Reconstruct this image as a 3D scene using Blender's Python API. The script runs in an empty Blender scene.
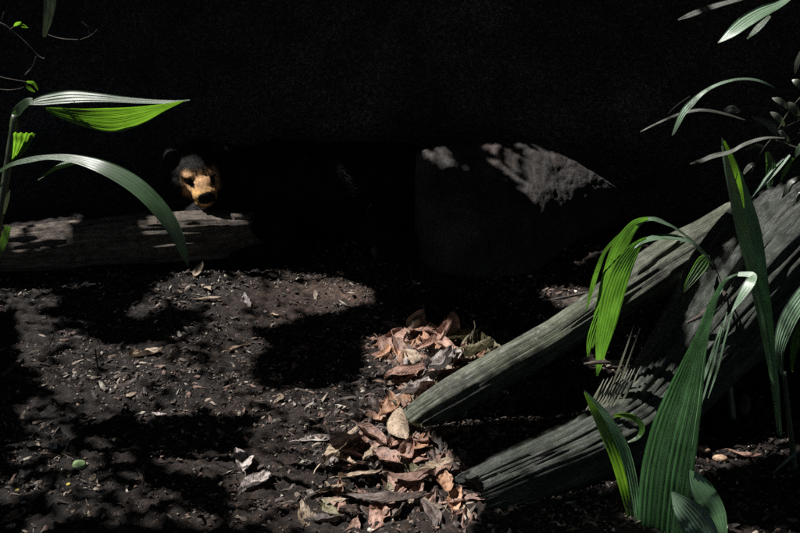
import bpy, bmesh, math, random
import numpy as np
from mathutils import Vector, noise, Matrix
random.seed(7); np.random.seed(7)
R = math.radians
S = bpy.context.scene
COL = S.collection

# ------------------------------------------------------------------ camera
PITCH = R(18.7); CAMZ = 1.6; FPX = 1111.0
cd = bpy.data.cameras.new('camera'); cam = bpy.data.objects.new('camera', cd); COL.objects.link(cam)
cam.location = (0, 0, CAMZ); cam.rotation_euler = (R(90) - PITCH, 0, 0)
cd.lens = 50; cd.sensor_width = 36; cd.clip_end = 400; cd.clip_start = 0.02
cd.dof.use_dof = True; cd.dof.focus_distance = 3.9; cd.dof.aperture_fstop = 11
S.camera = cam

# ------------------------------------------------------------------ sky, sun, exposure
SUN_H = Vector((-0.97, 0.20, 0)).normalized(); SUN_E = R(57)
SUN = Vector((SUN_H.x * math.cos(SUN_E), SUN_H.y * math.cos(SUN_E), math.sin(SUN_E)))   # towards the sun
w = bpy.data.worlds.new('World'); S.world = w; w.use_nodes = True
nt = w.node_tree; bg = nt.nodes['Background']
sky = nt.nodes.new('ShaderNodeTexSky'); sky.sky_type = 'NISHITA'; sky.sun_disc = False
sky.sun_elevation = SUN_E; sky.sun_rotation = math.atan2(SUN_H.x, SUN_H.y)
nt.links.new(sky.outputs[0], bg.inputs[0]); bg.inputs[1].default_value = 0.036
sl = bpy.data.lights.new('sun', 'SUN'); sl.energy = 5.0; sl.angle = R(0.5); sl.color = (1.0, 0.965, 0.93)
so = bpy.data.objects.new('sun', sl); COL.objects.link(so); so.location = (0, 0, 8)
so.rotation_euler = SUN.to_track_quat('Z', 'Y').to_euler()
S.view_settings.view_transform = 'Standard'; S.view_settings.look = 'None'
S.view_settings.exposure = 0.75; S.view_settings.gamma = 1; S.view_settings.use_curve_mapping = False
S.render.engine = 'CYCLES'; S.cycles.use_denoising = False
S.cycles.max_bounces = 4; S.cycles.sample_clamp_indirect = 0.5

# ------------------------------------------------------------------ helpers
FWD = Vector((0, math.cos(PITCH), -math.sin(PITCH))); UPV = Vector((0, math.sin(PITCH), math.cos(PITCH)))
def ray(px, py): return FWD + Vector((1, 0, 0)) * ((px - 400) / FPX) + UPV * ((266.5 - py) / FPX)
def P(px, py, Y):
    r = ray(px, py); return Vector((0, 0, CAMZ)) + r * (Y / r.y)
def pxm(Y): return Y * 1.03 / FPX            # metres per photo pixel at distance Y

def n3(x, y, z=0.0): return noise.noise(Vector((x, y, z)))
def gz(x, y):
    h = 0.035 * n3(x * 0.9, y * 0.9, 3.1) + 0.018 * n3(x * 2.7, y * 2.7, 7.7)
    h += 0.032 * math.exp(-(((x - 0.12) / 0.22) ** 2 + ((y - 3.55) / 0.42) ** 2))      # low heap the litter lies on
    h += 0.045 * math.exp(-(((x + 0.7) / 0.5) ** 2 + ((y - 4.35) / 0.3) ** 2))
    if y > 5.5: h += min(3.8, 1.25 * (y - 5.5) ** 1.15) * (1 + .10 * n3(x * .9, y * .9)) + .10 * n3(x * 2, y * 2, 8) * min(1, y - 5.5) * (1 + .12 * n3(x * .7, y * .7))      # slope added behind to catch ambient light and lift the blacks
    return h
def G(px, py):                                 # point of the ground seen at a photo pixel
    r = ray(px, py); z = 0.0
    for _ in range(4):
        t = (CAMZ - z) / -r.z; p = Vector((0, 0, CAMZ)) + r * t; z = gz(p.x, p.y)
    return Vector((p.x, p.y, z))

def mesh(name, V, F, mats=(), parent=None, smooth=True, mi=None, col=None, uv=None, fib=None):
    me = bpy.data.meshes.new(name)
    me.from_pydata([tuple(v) for v in V], [], [tuple(f) for f in F])
    for m in (mats if isinstance(mats, (list, tuple)) else [mats]): me.materials.append(m)
    if smooth: me.polygons.foreach_set('use_smooth', [True] * len(me.polygons))
    if mi is not None: me.polygons.foreach_set('material_index', mi)
    if col is not None:
        a = me.color_attributes.new('tint', 'FLOAT_COLOR', 'POINT')
        c = np.ones((len(V), 4), np.float32); c[:, :3] = np.asarray(col, np.float32)
        a.data.foreach_set('color', c.ravel())
    if uv is not None:
        a = me.attributes.new('span', 'FLOAT_VECTOR', 'POINT')
        u = np.zeros((len(V), 3), np.float32); u[:, :2] = np.asarray(uv, np.float32)
        a.data.foreach_set('vector', u.ravel())
    if fib is not None:
        a = me.attributes.new('fibre', 'FLOAT_VECTOR', 'POINT')
        a.data.foreach_set('vector', np.asarray(fib, np.float32).ravel())
    me.update()
    o = bpy.data.objects.new(name, me); COL.objects.link(o); o.parent = parent
    return o
def empty(name, loc, label, cat, group=None):
    o = bpy.data.objects.new(name, None); COL.objects.link(o); o.location = loc; o.empty_display_size = 0.1
    return tag(o, label, cat, group)
def tag(o, label=None, cat=None, group=None, kind=None):
    if label: o['label'] = label
    if cat: o['category'] = cat
    if group: o['group'] = group
    if kind: o['kind'] = kind
    return o
def child(o, root):                             # mesh built in world coordinates -> under root
    o.parent = root; o.matrix_parent_inverse = Matrix.Translation(-root.location); return o

# ------------------------------------------------------------------ materials
def mat(name):
    m = bpy.data.materials.new(name); m.use_nodes = True
    nt = m.node_tree; return m, nt, nt.nodes['Principled BSDF']
def N(nt, t, **k):
    n = nt.nodes.new(t)
    for a, b in k.items(): setattr(n, a, b)
    return n
def ramp(nt, src, stops):
    r = N(nt, 'ShaderNodeValToRGB'); e = r.color_ramp.elements
    while len(e) < len(stops): e.new(0.5)
    for i, (p, c) in enumerate(stops):
        e[i].position = p; e[i].color = (c[0], c[1], c[2], 1)
    nt.links.new(src, r.inputs[0]); return r.outputs[0]
def noisen(nt, vec, scale, detail=5, rough=.6, dist=0.0):
    n = N(nt, 'ShaderNodeTexNoise'); n.inputs['Scale'].default_value = scale
    n.inputs['Detail'].default_value = detail; n.inputs['Roughness'].default_value = rough
    n.inputs['Distortion'].default_value = dist
    if vec is not None: nt.links.new(vec, n.inputs['Vector'])
    return n.outputs['Fac']
def mix(nt, f, a, b, mode='MIX'):
    m = N(nt, 'ShaderNodeMix', data_type='RGBA', blend_type=mode)
    if isinstance(f, (int, float)): m.inputs[0].default_value = f
    else: nt.links.new(f, m.inputs[0])
    for s, v in ((6, a), (7, b)):
        if isinstance(v, tuple): m.inputs[s].default_value = (*v, 1)
        else: nt.links.new(v, m.inputs[s])
    return m.outputs[2]
def bump(nt, b, h, st, dist):
    n = N(nt, 'ShaderNodeBump'); n.inputs['Strength'].default_value = st; n.inputs['Distance'].default_value = dist
    nt.links.new(h, n.inputs['Height']); nt.links.new(n.outputs[0], b.inputs['Normal']); return n

def soil_mat():
    m, nt, b = mat('soil')
    tc = N(nt, 'ShaderNodeTexCoord').outputs['Object']
    f1 = noisen(nt, tc, 3.0, 6, .6); f2 = noisen(nt, tc, 48, 7, .8); f3 = noisen(nt, tc, 240, 3, .8)
    c = ramp(nt, f2, [(.34, (.008, .006, .005)), (.48, (.032, .024, .019)), (.58, (.075, .058, .047)), (.72, (.22, .175, .145))])
    c2 = ramp(nt, f1, [(.35, (.45, .43, .42)), (.65, (1.25, 1.1, 1.02))])
    c = mix(nt, 1.0, c, c2, 'MULTIPLY')
    # grit: pale flecks
    v = N(nt, 'ShaderNodeTexVoronoi'); v.inputs['Scale'].default_value = 85; nt.links.new(tc, v.inputs['Vector'])
    fl = ramp(nt, v.outputs['Distance'], [(.0, (1, 1, 1)), (.16, (0, 0, 0))])
    sel = ramp(nt, noisen(nt, tc, 22, 2, .5), [(.56, (0, 0, 0)), (.62, (.7, .7, .7))])
    k = mix(nt, 1.0, fl, sel, 'MULTIPLY')
    c = mix(nt, k, c, (.30, .25, .20))
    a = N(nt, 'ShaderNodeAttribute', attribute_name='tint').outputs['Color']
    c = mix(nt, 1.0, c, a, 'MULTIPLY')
    nt.links.new(c, b.inputs['Base Color']); b.inputs['Roughness'].default_value = .8
    h = N(nt, 'ShaderNodeMath', operation='ADD'); nt.links.new(f2, h.inputs[0]); nt.links.new(f3, h.inputs[1])
    bump(nt, b, h.outputs[0], 1.0, .022)
    return m
def wood_mat(name, dark, mid, light, moss, mossamt=.5, rough=.75):
    m, nt, b = mat(name)
    a = N(nt, 'ShaderNodeAttribute', attribute_name='fibre').outputs['Vector']
    tc = N(nt, 'ShaderNodeTexCoord').outputs['Object']
    f = noisen(nt, a, 42, 9, .78, 1.2); g = noisen(nt, a, 150, 5, .75, .8)
    c = ramp(nt, f, [(.33, dark), (.48, mid), (.66, light)])
    c = mix(nt, ramp(nt, g, [(.35, (.6, .6, .6)), (.6, (0, 0, 0))]), c, dark)
    c = mix(nt, 1.0, c, ramp(nt, noisen(nt, tc, 22, 6, .75), [(.36, (.35, .33, .32)), (.58, (1.15, 1.15, 1.12))]), 'MULTIPLY')
    ms = ramp(nt, noisen(nt, tc, 7, 5, .65), [(.42, (0, 0, 0)), (.62, (mossamt,) * 3)])
    c = mix(nt, ms, c, moss)
    sp = N(nt, 'ShaderNodeTexVoronoi'); sp.inputs['Scale'].default_value = 38; nt.links.new(tc, sp.inputs['Vector'])
    spk = ramp(nt, sp.outputs['Distance'], [(.05, (.8, .8, .8)), (.09, (0, 0, 0))])
    sel = ramp(nt, noisen(nt, tc, 9, 1, .5), [(.56, (0, 0, 0)), (.60, (1, 1, 1))])
    c = mix(nt, mix(nt, 1.0, spk, sel, 'MULTIPLY'), c, (.55, .55, .5))
    nt.links.new(c, b.inputs['Base Color']); b.inputs['Roughness'].default_value = rough
    h = N(nt, 'ShaderNodeMath', operation='MULTIPLY_ADD'); nt.links.new(g, h.inputs[0]); h.inputs[1].default_value = .4; nt.links.new(f, h.inputs[2])
    bump(nt, b, h.outputs[0], 1.0, .014)
    return m
def leaf_mat(name, base, trans, tf=.5, rough=.38, veins=22, pale=None):
    m, nt, b = mat(name)
    a = N(nt, 'ShaderNodeAttribute', attribute_name='span').outputs['Vector']
    sx = N(nt, 'ShaderNodeSeparateXYZ'); nt.links.new(a, sx.inputs[0])
    mu = N(nt, 'ShaderNodeMath', operation='MULTIPLY'); nt.links.new(sx.outputs[0], mu.inputs[0]); mu.inputs[1].default_value = veins * 6.283
    si = N(nt, 'ShaderNodeMath', operation='SINE'); nt.links.new(mu.outputs[0], si.inputs[0])
    tc = N(nt, 'ShaderNodeTexCoord').outputs['Object']
    st = N(nt, 'ShaderNodeMapping'); nt.links.new(a, st.inputs[0]); st.inputs['Scale'].default_value = (30, 2.0, 1)
    fs = noisen(nt, st.outputs[0], 1.0, 4, .6)
    vc = ramp(nt, si.outputs[0], [(.0, (.62, .66, .6)), (.8, (1, 1, 1)), (1, (1.25, 1.3, 1.2))])
    nz = ramp(nt, noisen(nt, tc, 15, 5, .6), [(.32, (.72, .76, .64)), (.65, (1.15, 1.12, 1.15))])
    sz = ramp(nt, fs, [(.3, (.6, .62, .55)), (.7, (1.25, 1.2, 1.2))])
    k = mix(nt, 1.0, mix(nt, 1.0, vc, nz, 'MULTIPLY'), sz, 'MULTIPLY')
    spots = ramp(nt, noisen(nt, tc, 70, 3, .6), [(.28, (.3, .24, .12)), (.34, (1, 1, 1))])
    k = mix(nt, 1.0, k, spots, 'MULTIPLY')
    c = mix(nt, 1.0, base, k, 'MULTIPLY'); t = mix(nt, 1.0, trans, k, 'MULTIPLY')
    nt.links.new(c, b.inputs['Base Color']); b.inputs['Roughness'].default_value = rough
    b.inputs['Specular IOR Level'].default_value = .9; b.inputs['Coat Weight'].default_value = .6; b.inputs['Coat Roughness'].default_value = .33
    h = N(nt, 'ShaderNodeMath', operation='ADD'); nt.links.new(si.outputs[0], h.inputs[0]); nt.links.new(fs, h.inputs[1])
    bp = bump(nt, b, h.outputs[0], .35, .0005)
    tr = N(nt, 'ShaderNodeBsdfTranslucent'); nt.links.new(t, tr.inputs[0]); nt.links.new(bp.outputs[0], tr.inputs['Normal'])
    ms = N(nt, 'ShaderNodeMixShader'); ms.inputs[0].default_value = tf
    nt.links.new(b.outputs[0], ms.inputs[1]); nt.links.new(tr.outputs[0], ms.inputs[2])
    nt.links.new(ms.outputs[0], nt.nodes['Material Output'].inputs[0])
    return m
def dead_mat(name, c0, c1, c2, rough=.6, tf=.12):
    m, nt, b = mat(name)
    tc = N(nt, 'ShaderNodeTexCoord').outputs['Object']
    a = N(nt, 'ShaderNodeAttribute', attribute_name='span').outputs['Vector']
    sx = N(nt, 'ShaderNodeSeparateXYZ'); nt.links.new(a, sx.inputs[0])
    ab = N(nt, 'ShaderNodeMath', operation='ABSOLUTE'); nt.links.new(sx.outputs[0], ab.inputs[0])
    # side veins: stripes of v - |u|
    vv = N(nt, 'ShaderNodeMath', operation='MULTIPLY_ADD'); nt.links.new(ab.outputs[0], vv.inputs[0]); vv.inputs[1].default_value = -.35; nt.links.new(sx.outputs[1], vv.inputs[2])
    mu = N(nt, 'ShaderNodeMath', operation='MULTIPLY'); nt.links.new(vv.outputs[0], mu.inputs[0]); mu.inputs[1].default_value = 70
    si = N(nt, 'ShaderNodeMath', operation='SINE'); nt.links.new(mu.outputs[0], si.inputs[0])
    oi = N(nt, 'ShaderNodeObjectInfo').outputs['Random']
    f = noisen(nt, tc, 28, 6, .7)
    c = ramp(nt, f, [(.28, c0), (.5, c1), (.72, c2)])
    br = ramp(nt, oi, [(0, (.6, .58, .56)), (1, (1.2, 1.15, 1.1))])
    c = mix(nt, 1.0, c, br, 'MULTIPLY')
    vn = ramp(nt, si.outputs[0], [(.95, (1, 1, 1)), (1.0, (1.08, 1.07, 1.05))]); c = mix(nt, 1.0, c, vn, 'MULTIPLY')
    sp = ramp(nt, noisen(nt, tc, 120, 3, .6), [(.36, (.3, .25, .2)), (.46, (1, 1, 1))]); c = mix(nt, 1.0, c, sp, 'MULTIPLY')
    nt.links.new(c, b.inputs['Base Color']); b.inputs['Roughness'].default_value = rough
    h = N(nt, 'ShaderNodeMath', operation='MULTIPLY_ADD'); nt.links.new(f, h.inputs[0]); h.inputs[1].default_value = 26; nt.links.new(si.outputs[0], h.inputs[2])
    bump(nt, b, h.outputs[0], .8, .00022)
    tr = N(nt, 'ShaderNodeBsdfTranslucent'); nt.links.new(c, tr.inputs[0])
    ms = N(nt, 'ShaderNodeMixShader'); ms.inputs[0].default_value = tf
    nt.links.new(b.outputs[0], ms.inputs[1]); nt.links.new(tr.outputs[0], ms.inputs[2])
    nt.links.new(ms.outputs[0], nt.nodes['Material Output'].inputs[0])
    return m
def tint_mat(name, rough=.7, scale=40, lo=.6, hi=1.3, bs=.5, bd=.004, spec=.4):
    m, nt, b = mat(name)
    a = N(nt, 'ShaderNodeAttribute', attribute_name='tint').outputs['Color']
    tc = N(nt, 'ShaderNodeTexCoord').outputs['Object']
    f = noisen(nt, tc, scale, 5, .65)
    c = mix(nt, 1.0, a, ramp(nt, f, [(.3, (lo,) * 3), (.7, (hi,) * 3)]), 'MULTIPLY')
    nt.links.new(c, b.inputs['Base Color']); b.inputs['Roughness'].default_value = rough
    b.inputs['Specular IOR Level'].default_value = spec
    bump(nt, b, f, bs, bd); return m
def rock_mat():
    m, nt, b = mat('rock')
    tc = N(nt, 'ShaderNodeTexCoord').outputs['Object']
    f = noisen(nt, tc, 9, 8, .7); g = noisen(nt, tc, 70, 5, .7)
    c = ramp(nt, f, [(.32, (.016, .0145, .014)), (.5, (.034, .030, .028)), (.68, (.062, .054, .050))])
    c = mix(nt, ramp(nt, noisen(nt, tc, 4, 3, .5), [(.5, (0, 0, 0)), (.7, (.6, .6, .6))]), c, (.11, .074, .062))
    c = mix(nt, 1.0, c, ramp(nt, g, [(.3, (.45,) * 3), (.65, (1.25,) * 3)]), 'MULTIPLY')
    nt.links.new(c, b.inputs['Base Color']); b.inputs['Roughness'].default_value = .85
    h = N(nt, 'ShaderNodeMath', operation='MULTIPLY_ADD'); nt.links.new(g, h.inputs[0]); h.inputs[1].default_value = .35; nt.links.new(f, h.inputs[2])
    bump(nt, b, h.outputs[0], .8, .014); return m

M_SOIL = soil_mat(); M_ROCK = rock_mat()
M_POLE = wood_mat('grey_green_wood', (.016, .018, .013), (.115, .125, .095), (.32, .325, .28), (.13, .16, .09), .45)
M_TRUNK = wood_mat('weathered_wood', (.010, .012, .010), (.050, .058, .050), (.20, .212, .195), (.065, .085, .055), .45)
M_BACKLOG = wood_mat('pale_wood', (.035, .026, .020), (.15, .118, .096), (.31, .255, .21), (.09, .08, .06), .2)
M_TWIG = wood_mat('twig_bark', (.04, .035, .03), (.13, .11, .09), (.26, .23, .19), (.1, .1, .07), .2)
M_LEAF = leaf_mat('pleated_leaf', (.085, .17, .085), (.20, .42, .05), .42)
M_BRIGHT = leaf_mat('bright_leaf', (.07, .17, .035), (.34, .72, .05), .55, .34)
M_LITGLOSS = leaf_mat('waxy_leaf', (.22, .34, .25), (.10, .22, .06), .12, .36)  # pale base colour paints in the sun's sheen on leaf tops
M_PALM = leaf_mat('palm_leaf', (.11, .22, .08), (.26, .62, .06), .5, .42)
M_DEEP = leaf_mat('deep_green_leaf', (.18, .36, .18), (.06, .20, .06), .12, .40, veins=18)
M_GREY = leaf_mat('grey_green_leaf', (.12, .14, .11), (.15, .2, .1), .3, .45)
M_DRYBLADE = leaf_mat('dry_blade', (.30, .30, .25), (.25, .22, .16), .25, .5, veins=10)
M_STEM = leaf_mat('stem_green', (.045, .065, .035), (.05, .08, .03), .1, .45, veins=5)
M_CANOPY = leaf_mat('canopy_leaf', (.03, .055, .025), (.02, .03, .01), .0, .6)
DEAD = {
 'pink brown': dead_mat('pink_brown_leaf', (.11, .062, .048), (.28, .17, .135), (.43, .285, .235)),
 'pale grey': dead_mat('pale_grey_leaf', (.18, .155, .15), (.42, .38, .37), (.62, .58, .57)),
 'orange brown': dead_mat('orange_brown_leaf', (.17, .085, .05), (.38, .21, .13), (.50, .33, .22)),
 'dark brown': dead_mat('dark_brown_leaf', (.03, .022, .02), (.085, .062, .054), (.16, .12, .105)),
 'olive': dead_mat('olive_leaf', (.06, .055, .03), (.16, .15, .085), (.27, .25, .16)),
 'tan': dead_mat('tan_leaf', (.16, .12, .09), (.34, .27, .20), (.48, .40, .31)),
}
M_CRUMB = tint_mat('crumb', .75, 120)
M_FUR = tint_mat('fur', .8, 90, .7, 1.25, .3, .001, .15)
M_SKIN, _nt, _b = mat('wet_black'); _b.inputs['Base Color'].default_value = (.008, .007, .007, 1); _b.inputs['Roughness'].default_value = .18

# ------------------------------------------------------------------ ground
def axis(lo, hi, a, b, step, n):
    c = np.arange(a, b, step); t = np.linspace(0, 1, n + 1)[1:]
    left = a - (a - lo) * t[::-1] ** 2.4; right = c[-1] + (hi - c[-1]) * t ** 2.4
    return np.concatenate([left, c, right])
def build_ground():
    X = axis(-90, 90, -1.75, 1.75, .010, 36); Y = np.concatenate([axis(-60, 5.3, 2.35, 5.28, .010, 36)[:-37], np.arange(5.28, 9.5, .06), 9.5 + 130 * np.linspace(0, 1, 30) ** 2.2])
    V = []; C = []
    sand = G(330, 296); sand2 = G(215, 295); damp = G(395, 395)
    for y in Y:
        for x in X:
            z = gz(x, y)
            if -1.8 < x < 1.8 and 2.3 < y < 5.4:
                r = n3(x * 14, y * 14, 1.3); s = n3(x * 38, y * 38, 5.0); q = n3(x * 90, y * 90, 9.0)
                z += .020 * abs(r) + .018 * max(0, s) ** .8 + .009 * q
            elif abs(x) > 8 or y > 9:
                z += .25 * n3(x * .15, y * .15) + .06 * n3(x, y)
            V.append((x, y, z))
            k = .75 + .5 * n3(x * 1.6 + 9, y * 1.6)
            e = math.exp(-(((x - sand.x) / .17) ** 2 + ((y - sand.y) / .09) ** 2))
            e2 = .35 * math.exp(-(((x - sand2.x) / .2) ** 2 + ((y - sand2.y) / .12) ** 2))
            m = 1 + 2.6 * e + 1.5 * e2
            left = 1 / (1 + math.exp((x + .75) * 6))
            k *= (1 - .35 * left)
            bank_veil = max(0, min(1, (y - 5.0) / .8)) * (.8 + .5 * n3(x * .8, y * .5, 4)); k *= 1 + 5.0 * bank_veil; m = m if bank_veil <= 0 else 1  # paler, bluer tint painted on to imitate a faint haze veil
            C.append((k * m * (1.12 - .10 * left - .25 * bank_veil), k * m * (.96 + .04 * left), k * m * (.86 + .10 * left + .55 * bank_veil)))
    nx = len(X); F = [(j * nx + i, j * nx + i + 1, (j + 1) * nx + i + 1, (j + 1) * nx + i)
                     for j in range(len(Y) - 1) for i in range(nx - 1)]
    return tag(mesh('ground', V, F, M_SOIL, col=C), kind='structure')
build_ground()

# ------------------------------------------------------------------ tubes and logs
def spline(pts, n):
    """Catmull-Rom through rows of numbers, n samples"""
    A = np.array(pts, float); m = len(A)
    d = np.concatenate([[0], np.cumsum(np.linalg.norm(np.diff(A[:, :3], axis=0), axis=1))]); d /= d[-1]
    out = []
    for t in np.linspace(0, 1, n):
        i = min(max(np.searchsorted(d, t) - 1, 0), m - 2); u = (t - d[i]) / max(1e-9, d[i + 1] - d[i])
        p0 = A[max(i - 1, 0)]; p1 = A[i]; p2 = A[i + 1]; p3 = A[min(i + 2, m - 1)]
        out.append(.5 * (2 * p1 + (p2 - p0) * u + (2 * p0 - 5 * p1 + 4 * p2 - p3) * u * u + (-p0 + 3 * p1 - 3 * p2 + p3) * u ** 3))
    return np.array(out)
def tube_data(pts, n, k, ridge=0.0, crack=0.0, seed=0.0, ragged=0.0, flat=1.0):
    A = spline(pts, n); V = []; Fb = []; F = []
    side = None; L = 0
    for i in range(n):
        p = Vector(A[i, :3]); r = A[i, 3]
        T = (Vector(A[min(i + 1, n - 1), :3]) - Vector(A[max(i - 1, 0), :3])).normalized()
        if i: L += (p - Vector(A[i - 1, :3])).length
        if side is None:
            side = T.cross(Vector((0, 0, 1)))
            if side.length < .1: side = T.cross(Vector((0, 1, 0)))
        side = (side - T * side.dot(T)).normalized(); up = side.cross(T)
        for j in range(k):
            a = 2 * math.pi * j / k; c, s = math.cos(a), math.sin(a)
            q = r
            if ridge:
                v1 = n3(c * 3.2 + seed, s * 3.2, L * 1.2); v2 = n3(c * 9 + seed, s * 9, L * 3.0); v3 = n3(c * 22, s * 22 + seed, L * 4)
                v4 = n3(c * 1.1 + seed, s * 1.1 + 4, L * 3) + .5 * n3(c * 15, s * 15 + seed, L * 4)
                q = r * (1 + ridge * (.40 * v1 + .42 * v2 + .48 * v3 + .4 * v4 + .25 * n3(c * 45, s * 45, L * 5 + seed)))
                if crack:
                    cr = abs(n3(c * 4.5 + seed * 2, s * 4.5, L * .9 + 3)); q -= r * crack * max(0, 1 - cr / .07) ** .7
            end = 0
            if ragged:
                e = 0.0
                if i < 4: e = -ragged * (1 - i / 4) * (n3(c * 3 + seed, s * 3, 1) + .5 * n3(c * 11, s * 11, 2))
                if i > n - 5: e = ragged * (1 - (n - 1 - i) / 4) * (n3(c * 3 + seed, s * 3, 7) + .5 * n3(c * 11, s * 11, 8))
                end = e
            V.append(p + side * (c * q) + up * (s * q * flat) + T * end)
            Fb.append((c * r, s * r, L * .09))
    for i in range(n - 1):
        for j in range(k):
            F.append((i * k + j, i * k + (j + 1) % k, (i + 1) * k + (j + 1) % k, (i + 1) * k + j))
    for i in (0, n - 1):                       # caps with a sunken heart
        T = (Vector(A[1, :3]) - Vector(A[0, :3])).normalized() if i == 0 else (Vector(A[-2, :3]) - Vector(A[-1, :3])).normalized()
        b = len(V); r = A[i, 3]
        for j in range(k):
            q = V[i * k + j]; ctr = Vector(A[i, :3]); V.append(ctr + (q - ctr) * .72 + T * (r * (.15 + .2 * random.random())) * (1 if ridge else 0)); Fb.append((j * .2, 0, 0))
        V.append(Vector(A[i, :3]) + T * r * (.5 if ridge else 0)); Fb.append((0, 0, 0)); c = len(V) - 1
        for j in range(k):
            j2 = (j + 1) % k
            q4 = (i * k + j2, i * k + j, b + j, b + j2); q3 = (b + j2, b + j, c)
            if i: q4 = q4[::-1]; q3 = q3[::-1]
            F.append(q4); F.append(q3)
    return V, F, Fb
def tube(name, pts, n, k, m, **kw):
    V, F, Fb = tube_data(pts, n, k, **kw)
    return mesh(name, V, F, m, fib=Fb)
def row(px, py, Y, rpx): p = P(px, py, Y); return (p.x, p.y, p.z, rpx * pxm(Y))

ASK = {}       # object name -> how much sun reaches it, overriding the map of flecks below
def recenter(o):
    """origin to the object's own base"""
    me = o.data; co = np.empty(len(me.vertices) * 3, np.float32); me.vertices.foreach_get('co', co); co = co.reshape(-1, 3)
    c = co.mean(0); c[2] = co[:, 2].min(); me.vertices.foreach_set('co', (co - c).ravel()); o.location = tuple(c); me.update(); return o

# pole log leaning on the trunk
pole = recenter(tube('log', [row(405, 428, 3.12, 15), row(432, 410, 3.17, 19), row(500, 370, 3.28, 20), row(560, 335, 3.38, 19), row(612, 300, 3.47, 22),
     row(660, 268, 3.54, 24), row(705, 240, 3.60, 22), row(750, 212, 3.66, 20)], 260, 72, M_POLE, ridge=.17, crack=.20, seed=2.2, ragged=.03))
tag(pole, 'slender grey-green pole log slanting up from the leaf litter to the thick trunk', 'log')
ASK[pole.name] = 1.0
# thick fallen trunk
trunk = recenter(tube('fallen_trunk', [row(474, 499, 2.70, 30), row(520, 480, 2.77, 35), row(580, 454, 2.88, 38), row(640, 420, 3.02, 41), row(700, 350, 3.2, 50),
     row(752, 285, 3.40, 66), row(810, 232, 3.6, 72), row(880, 180, 3.85, 78)], 380, 150, M_TRUNK, ridge=.16, crack=.20, seed=5.7, ragged=.05))
tag(trunk, 'thick fibrous weathered tree trunk with a broken lower end rising to the right', 'tree trunk')
# pale log the bear rests on
blog = recenter(tube('log', [row(-60, 258, 4.50, 20), row(0, 250, 4.52, 22), row(60, 246, 4.55, 24), row(120, 240, 4.58, 25), row(185, 236, 4.62, 26), row(215, 235, 4.66, 25), row(238, 232, 4.7, 21), row(252, 230, 4.72, 17)], 200, 64, M_BACKLOG, ridge=.16, crack=.18, seed=8.1, ragged=.05))
tag(blog, 'pale weathered log lying on the ground under the bear\'s chin', 'log')

# ------------------------------------------------------------------ boulders and stones
def rock(name, c, size, seed, res=5, amp=.22, rot=0, shape=None, m=M_ROCK):
    bm = bmesh.new(); bmesh.ops.create_icosphere(bm, subdivisions=res, radius=1)
    for v in bm.verts:
        d = v.co.copy()
        if shape: d = shape(d)
        k = 1 + amp * (n3(d.x * 1.3 + seed, d.y * 1.3, d.z * 1.3) + .45 * n3(d.x * 3.4, d.y * 3.4 + seed, d.z * 3.4) + .2 * n3(d.x * 9, d.y * 9, d.z * 9 + seed)
                   + .10 * n3(d.x * 24, d.y * 24, d.z * 24 + seed))
        # chip flat facets
        for q in range(5):
            nrm = Vector((math.sin(seed + q * 2.4), math.cos(seed * 1.7 + q * 1.9), math.sin(seed * .6 + q * 3.1))).normalized()
            e = d.dot(nrm) * k - .74
            if e > 0: d = d - nrm * e * .8
        v.co = Vector((d.x * k * size[0], d.y * k * size[1], d.z * k * size[2]))
    me = bpy.data.meshes.new(name); bm.to_mesh(me); bm.free(); me.materials.append(m)
    me.polygons.foreach_set('use_smooth', [True] * len(me.polygons))
    o = bpy.data.objects.new(name, me); COL.objects.link(o); o.location = c; o.rotation_euler.z = rot; return o
def grow(name, crest, base, depth, seed, m=M_ROCK):
    """a rock whose crest line runs through the given points: sloping face in front, steep back"""
    A = spline([(*p, 0) for p in crest], 150)[:, :3]; B = spline([(*p, 0) for p in base], 150)[:, :3]
    V = []; nz = 70
    for i in range(150):
        a = Vector(A[i]); b = Vector(B[i]); bk = Vector((a.x + .1, a.y + depth * (1 - abs(i / 75 - 1) ** 3) + .02, -.05))
        for j in range(nz):
            t = j / (nz - 1)
            if t < .62: u = t / .62; p = b.lerp(a, u) + Vector((0, -1, .5)) * (.10 * math.sin(math.pi * u) * (1 - abs(i / 75 - 1) ** 4))
            else: u = (t - .62) / .38; p = a.lerp(bk, u) + Vector((0, .6, .5)) * (.10 * math.sin(math.pi * u))
            s = min(1, min(j, nz - 1 - j) / 6)
            f = .030 * n3(p.x * 4, p.y * 4, p.z * 4 + seed) + .010 * n3(p.x * 13, p.y * 13, p.z * 13) + .006 * n3(p.x * 34, p.y * 34, p.z * 34) + .004 * n3(p.x * 90, p.y * 90, p.z * 90)
            V.append(p + Vector((.2, -.8, .5)) * (f * s))
    F = [(i * nz + j, (i + 1) * nz + j, (i + 1) * nz + j + 1, i * nz + j + 1) for i in range(149) for j in range(nz - 1)]
    F.append(tuple(range(nz))); F.append(tuple((149 * nz + j) for j in range(nz))[::-1])
    F.append(tuple([i * nz for i in range(150)][::-1] + [i * nz + nz - 1 for i in range(150)]))
    return mesh(name, V, F, m)
bo = grow('boulder', [P(416, 152, 5.05), P(440, 146, 5.1), P(482, 142, 5.15), P(530, 144, 5.15), P(570, 160, 5.1), P(600, 176, 5.05), P(618, 188, 5.0)],
          [G(414, 262), G(440, 275), G(480, 280), G(530, 276), G(556, 258), G(590, 236), G(616, 232)], .5, 3.3)
tag(recenter(bo), 'large sloping grey boulder with a pointed right end in the dark behind the logs', 'boulder')
o = rock('stone', P(747, 408, 3.05) + Vector((0, .02, 0)), (.018, .02, .036), 1.4, 4); tag(o, 'small upright grey stone in the dark below the thick trunk', 'stone')
o.location.z = max(o.location.z, .03)

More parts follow.
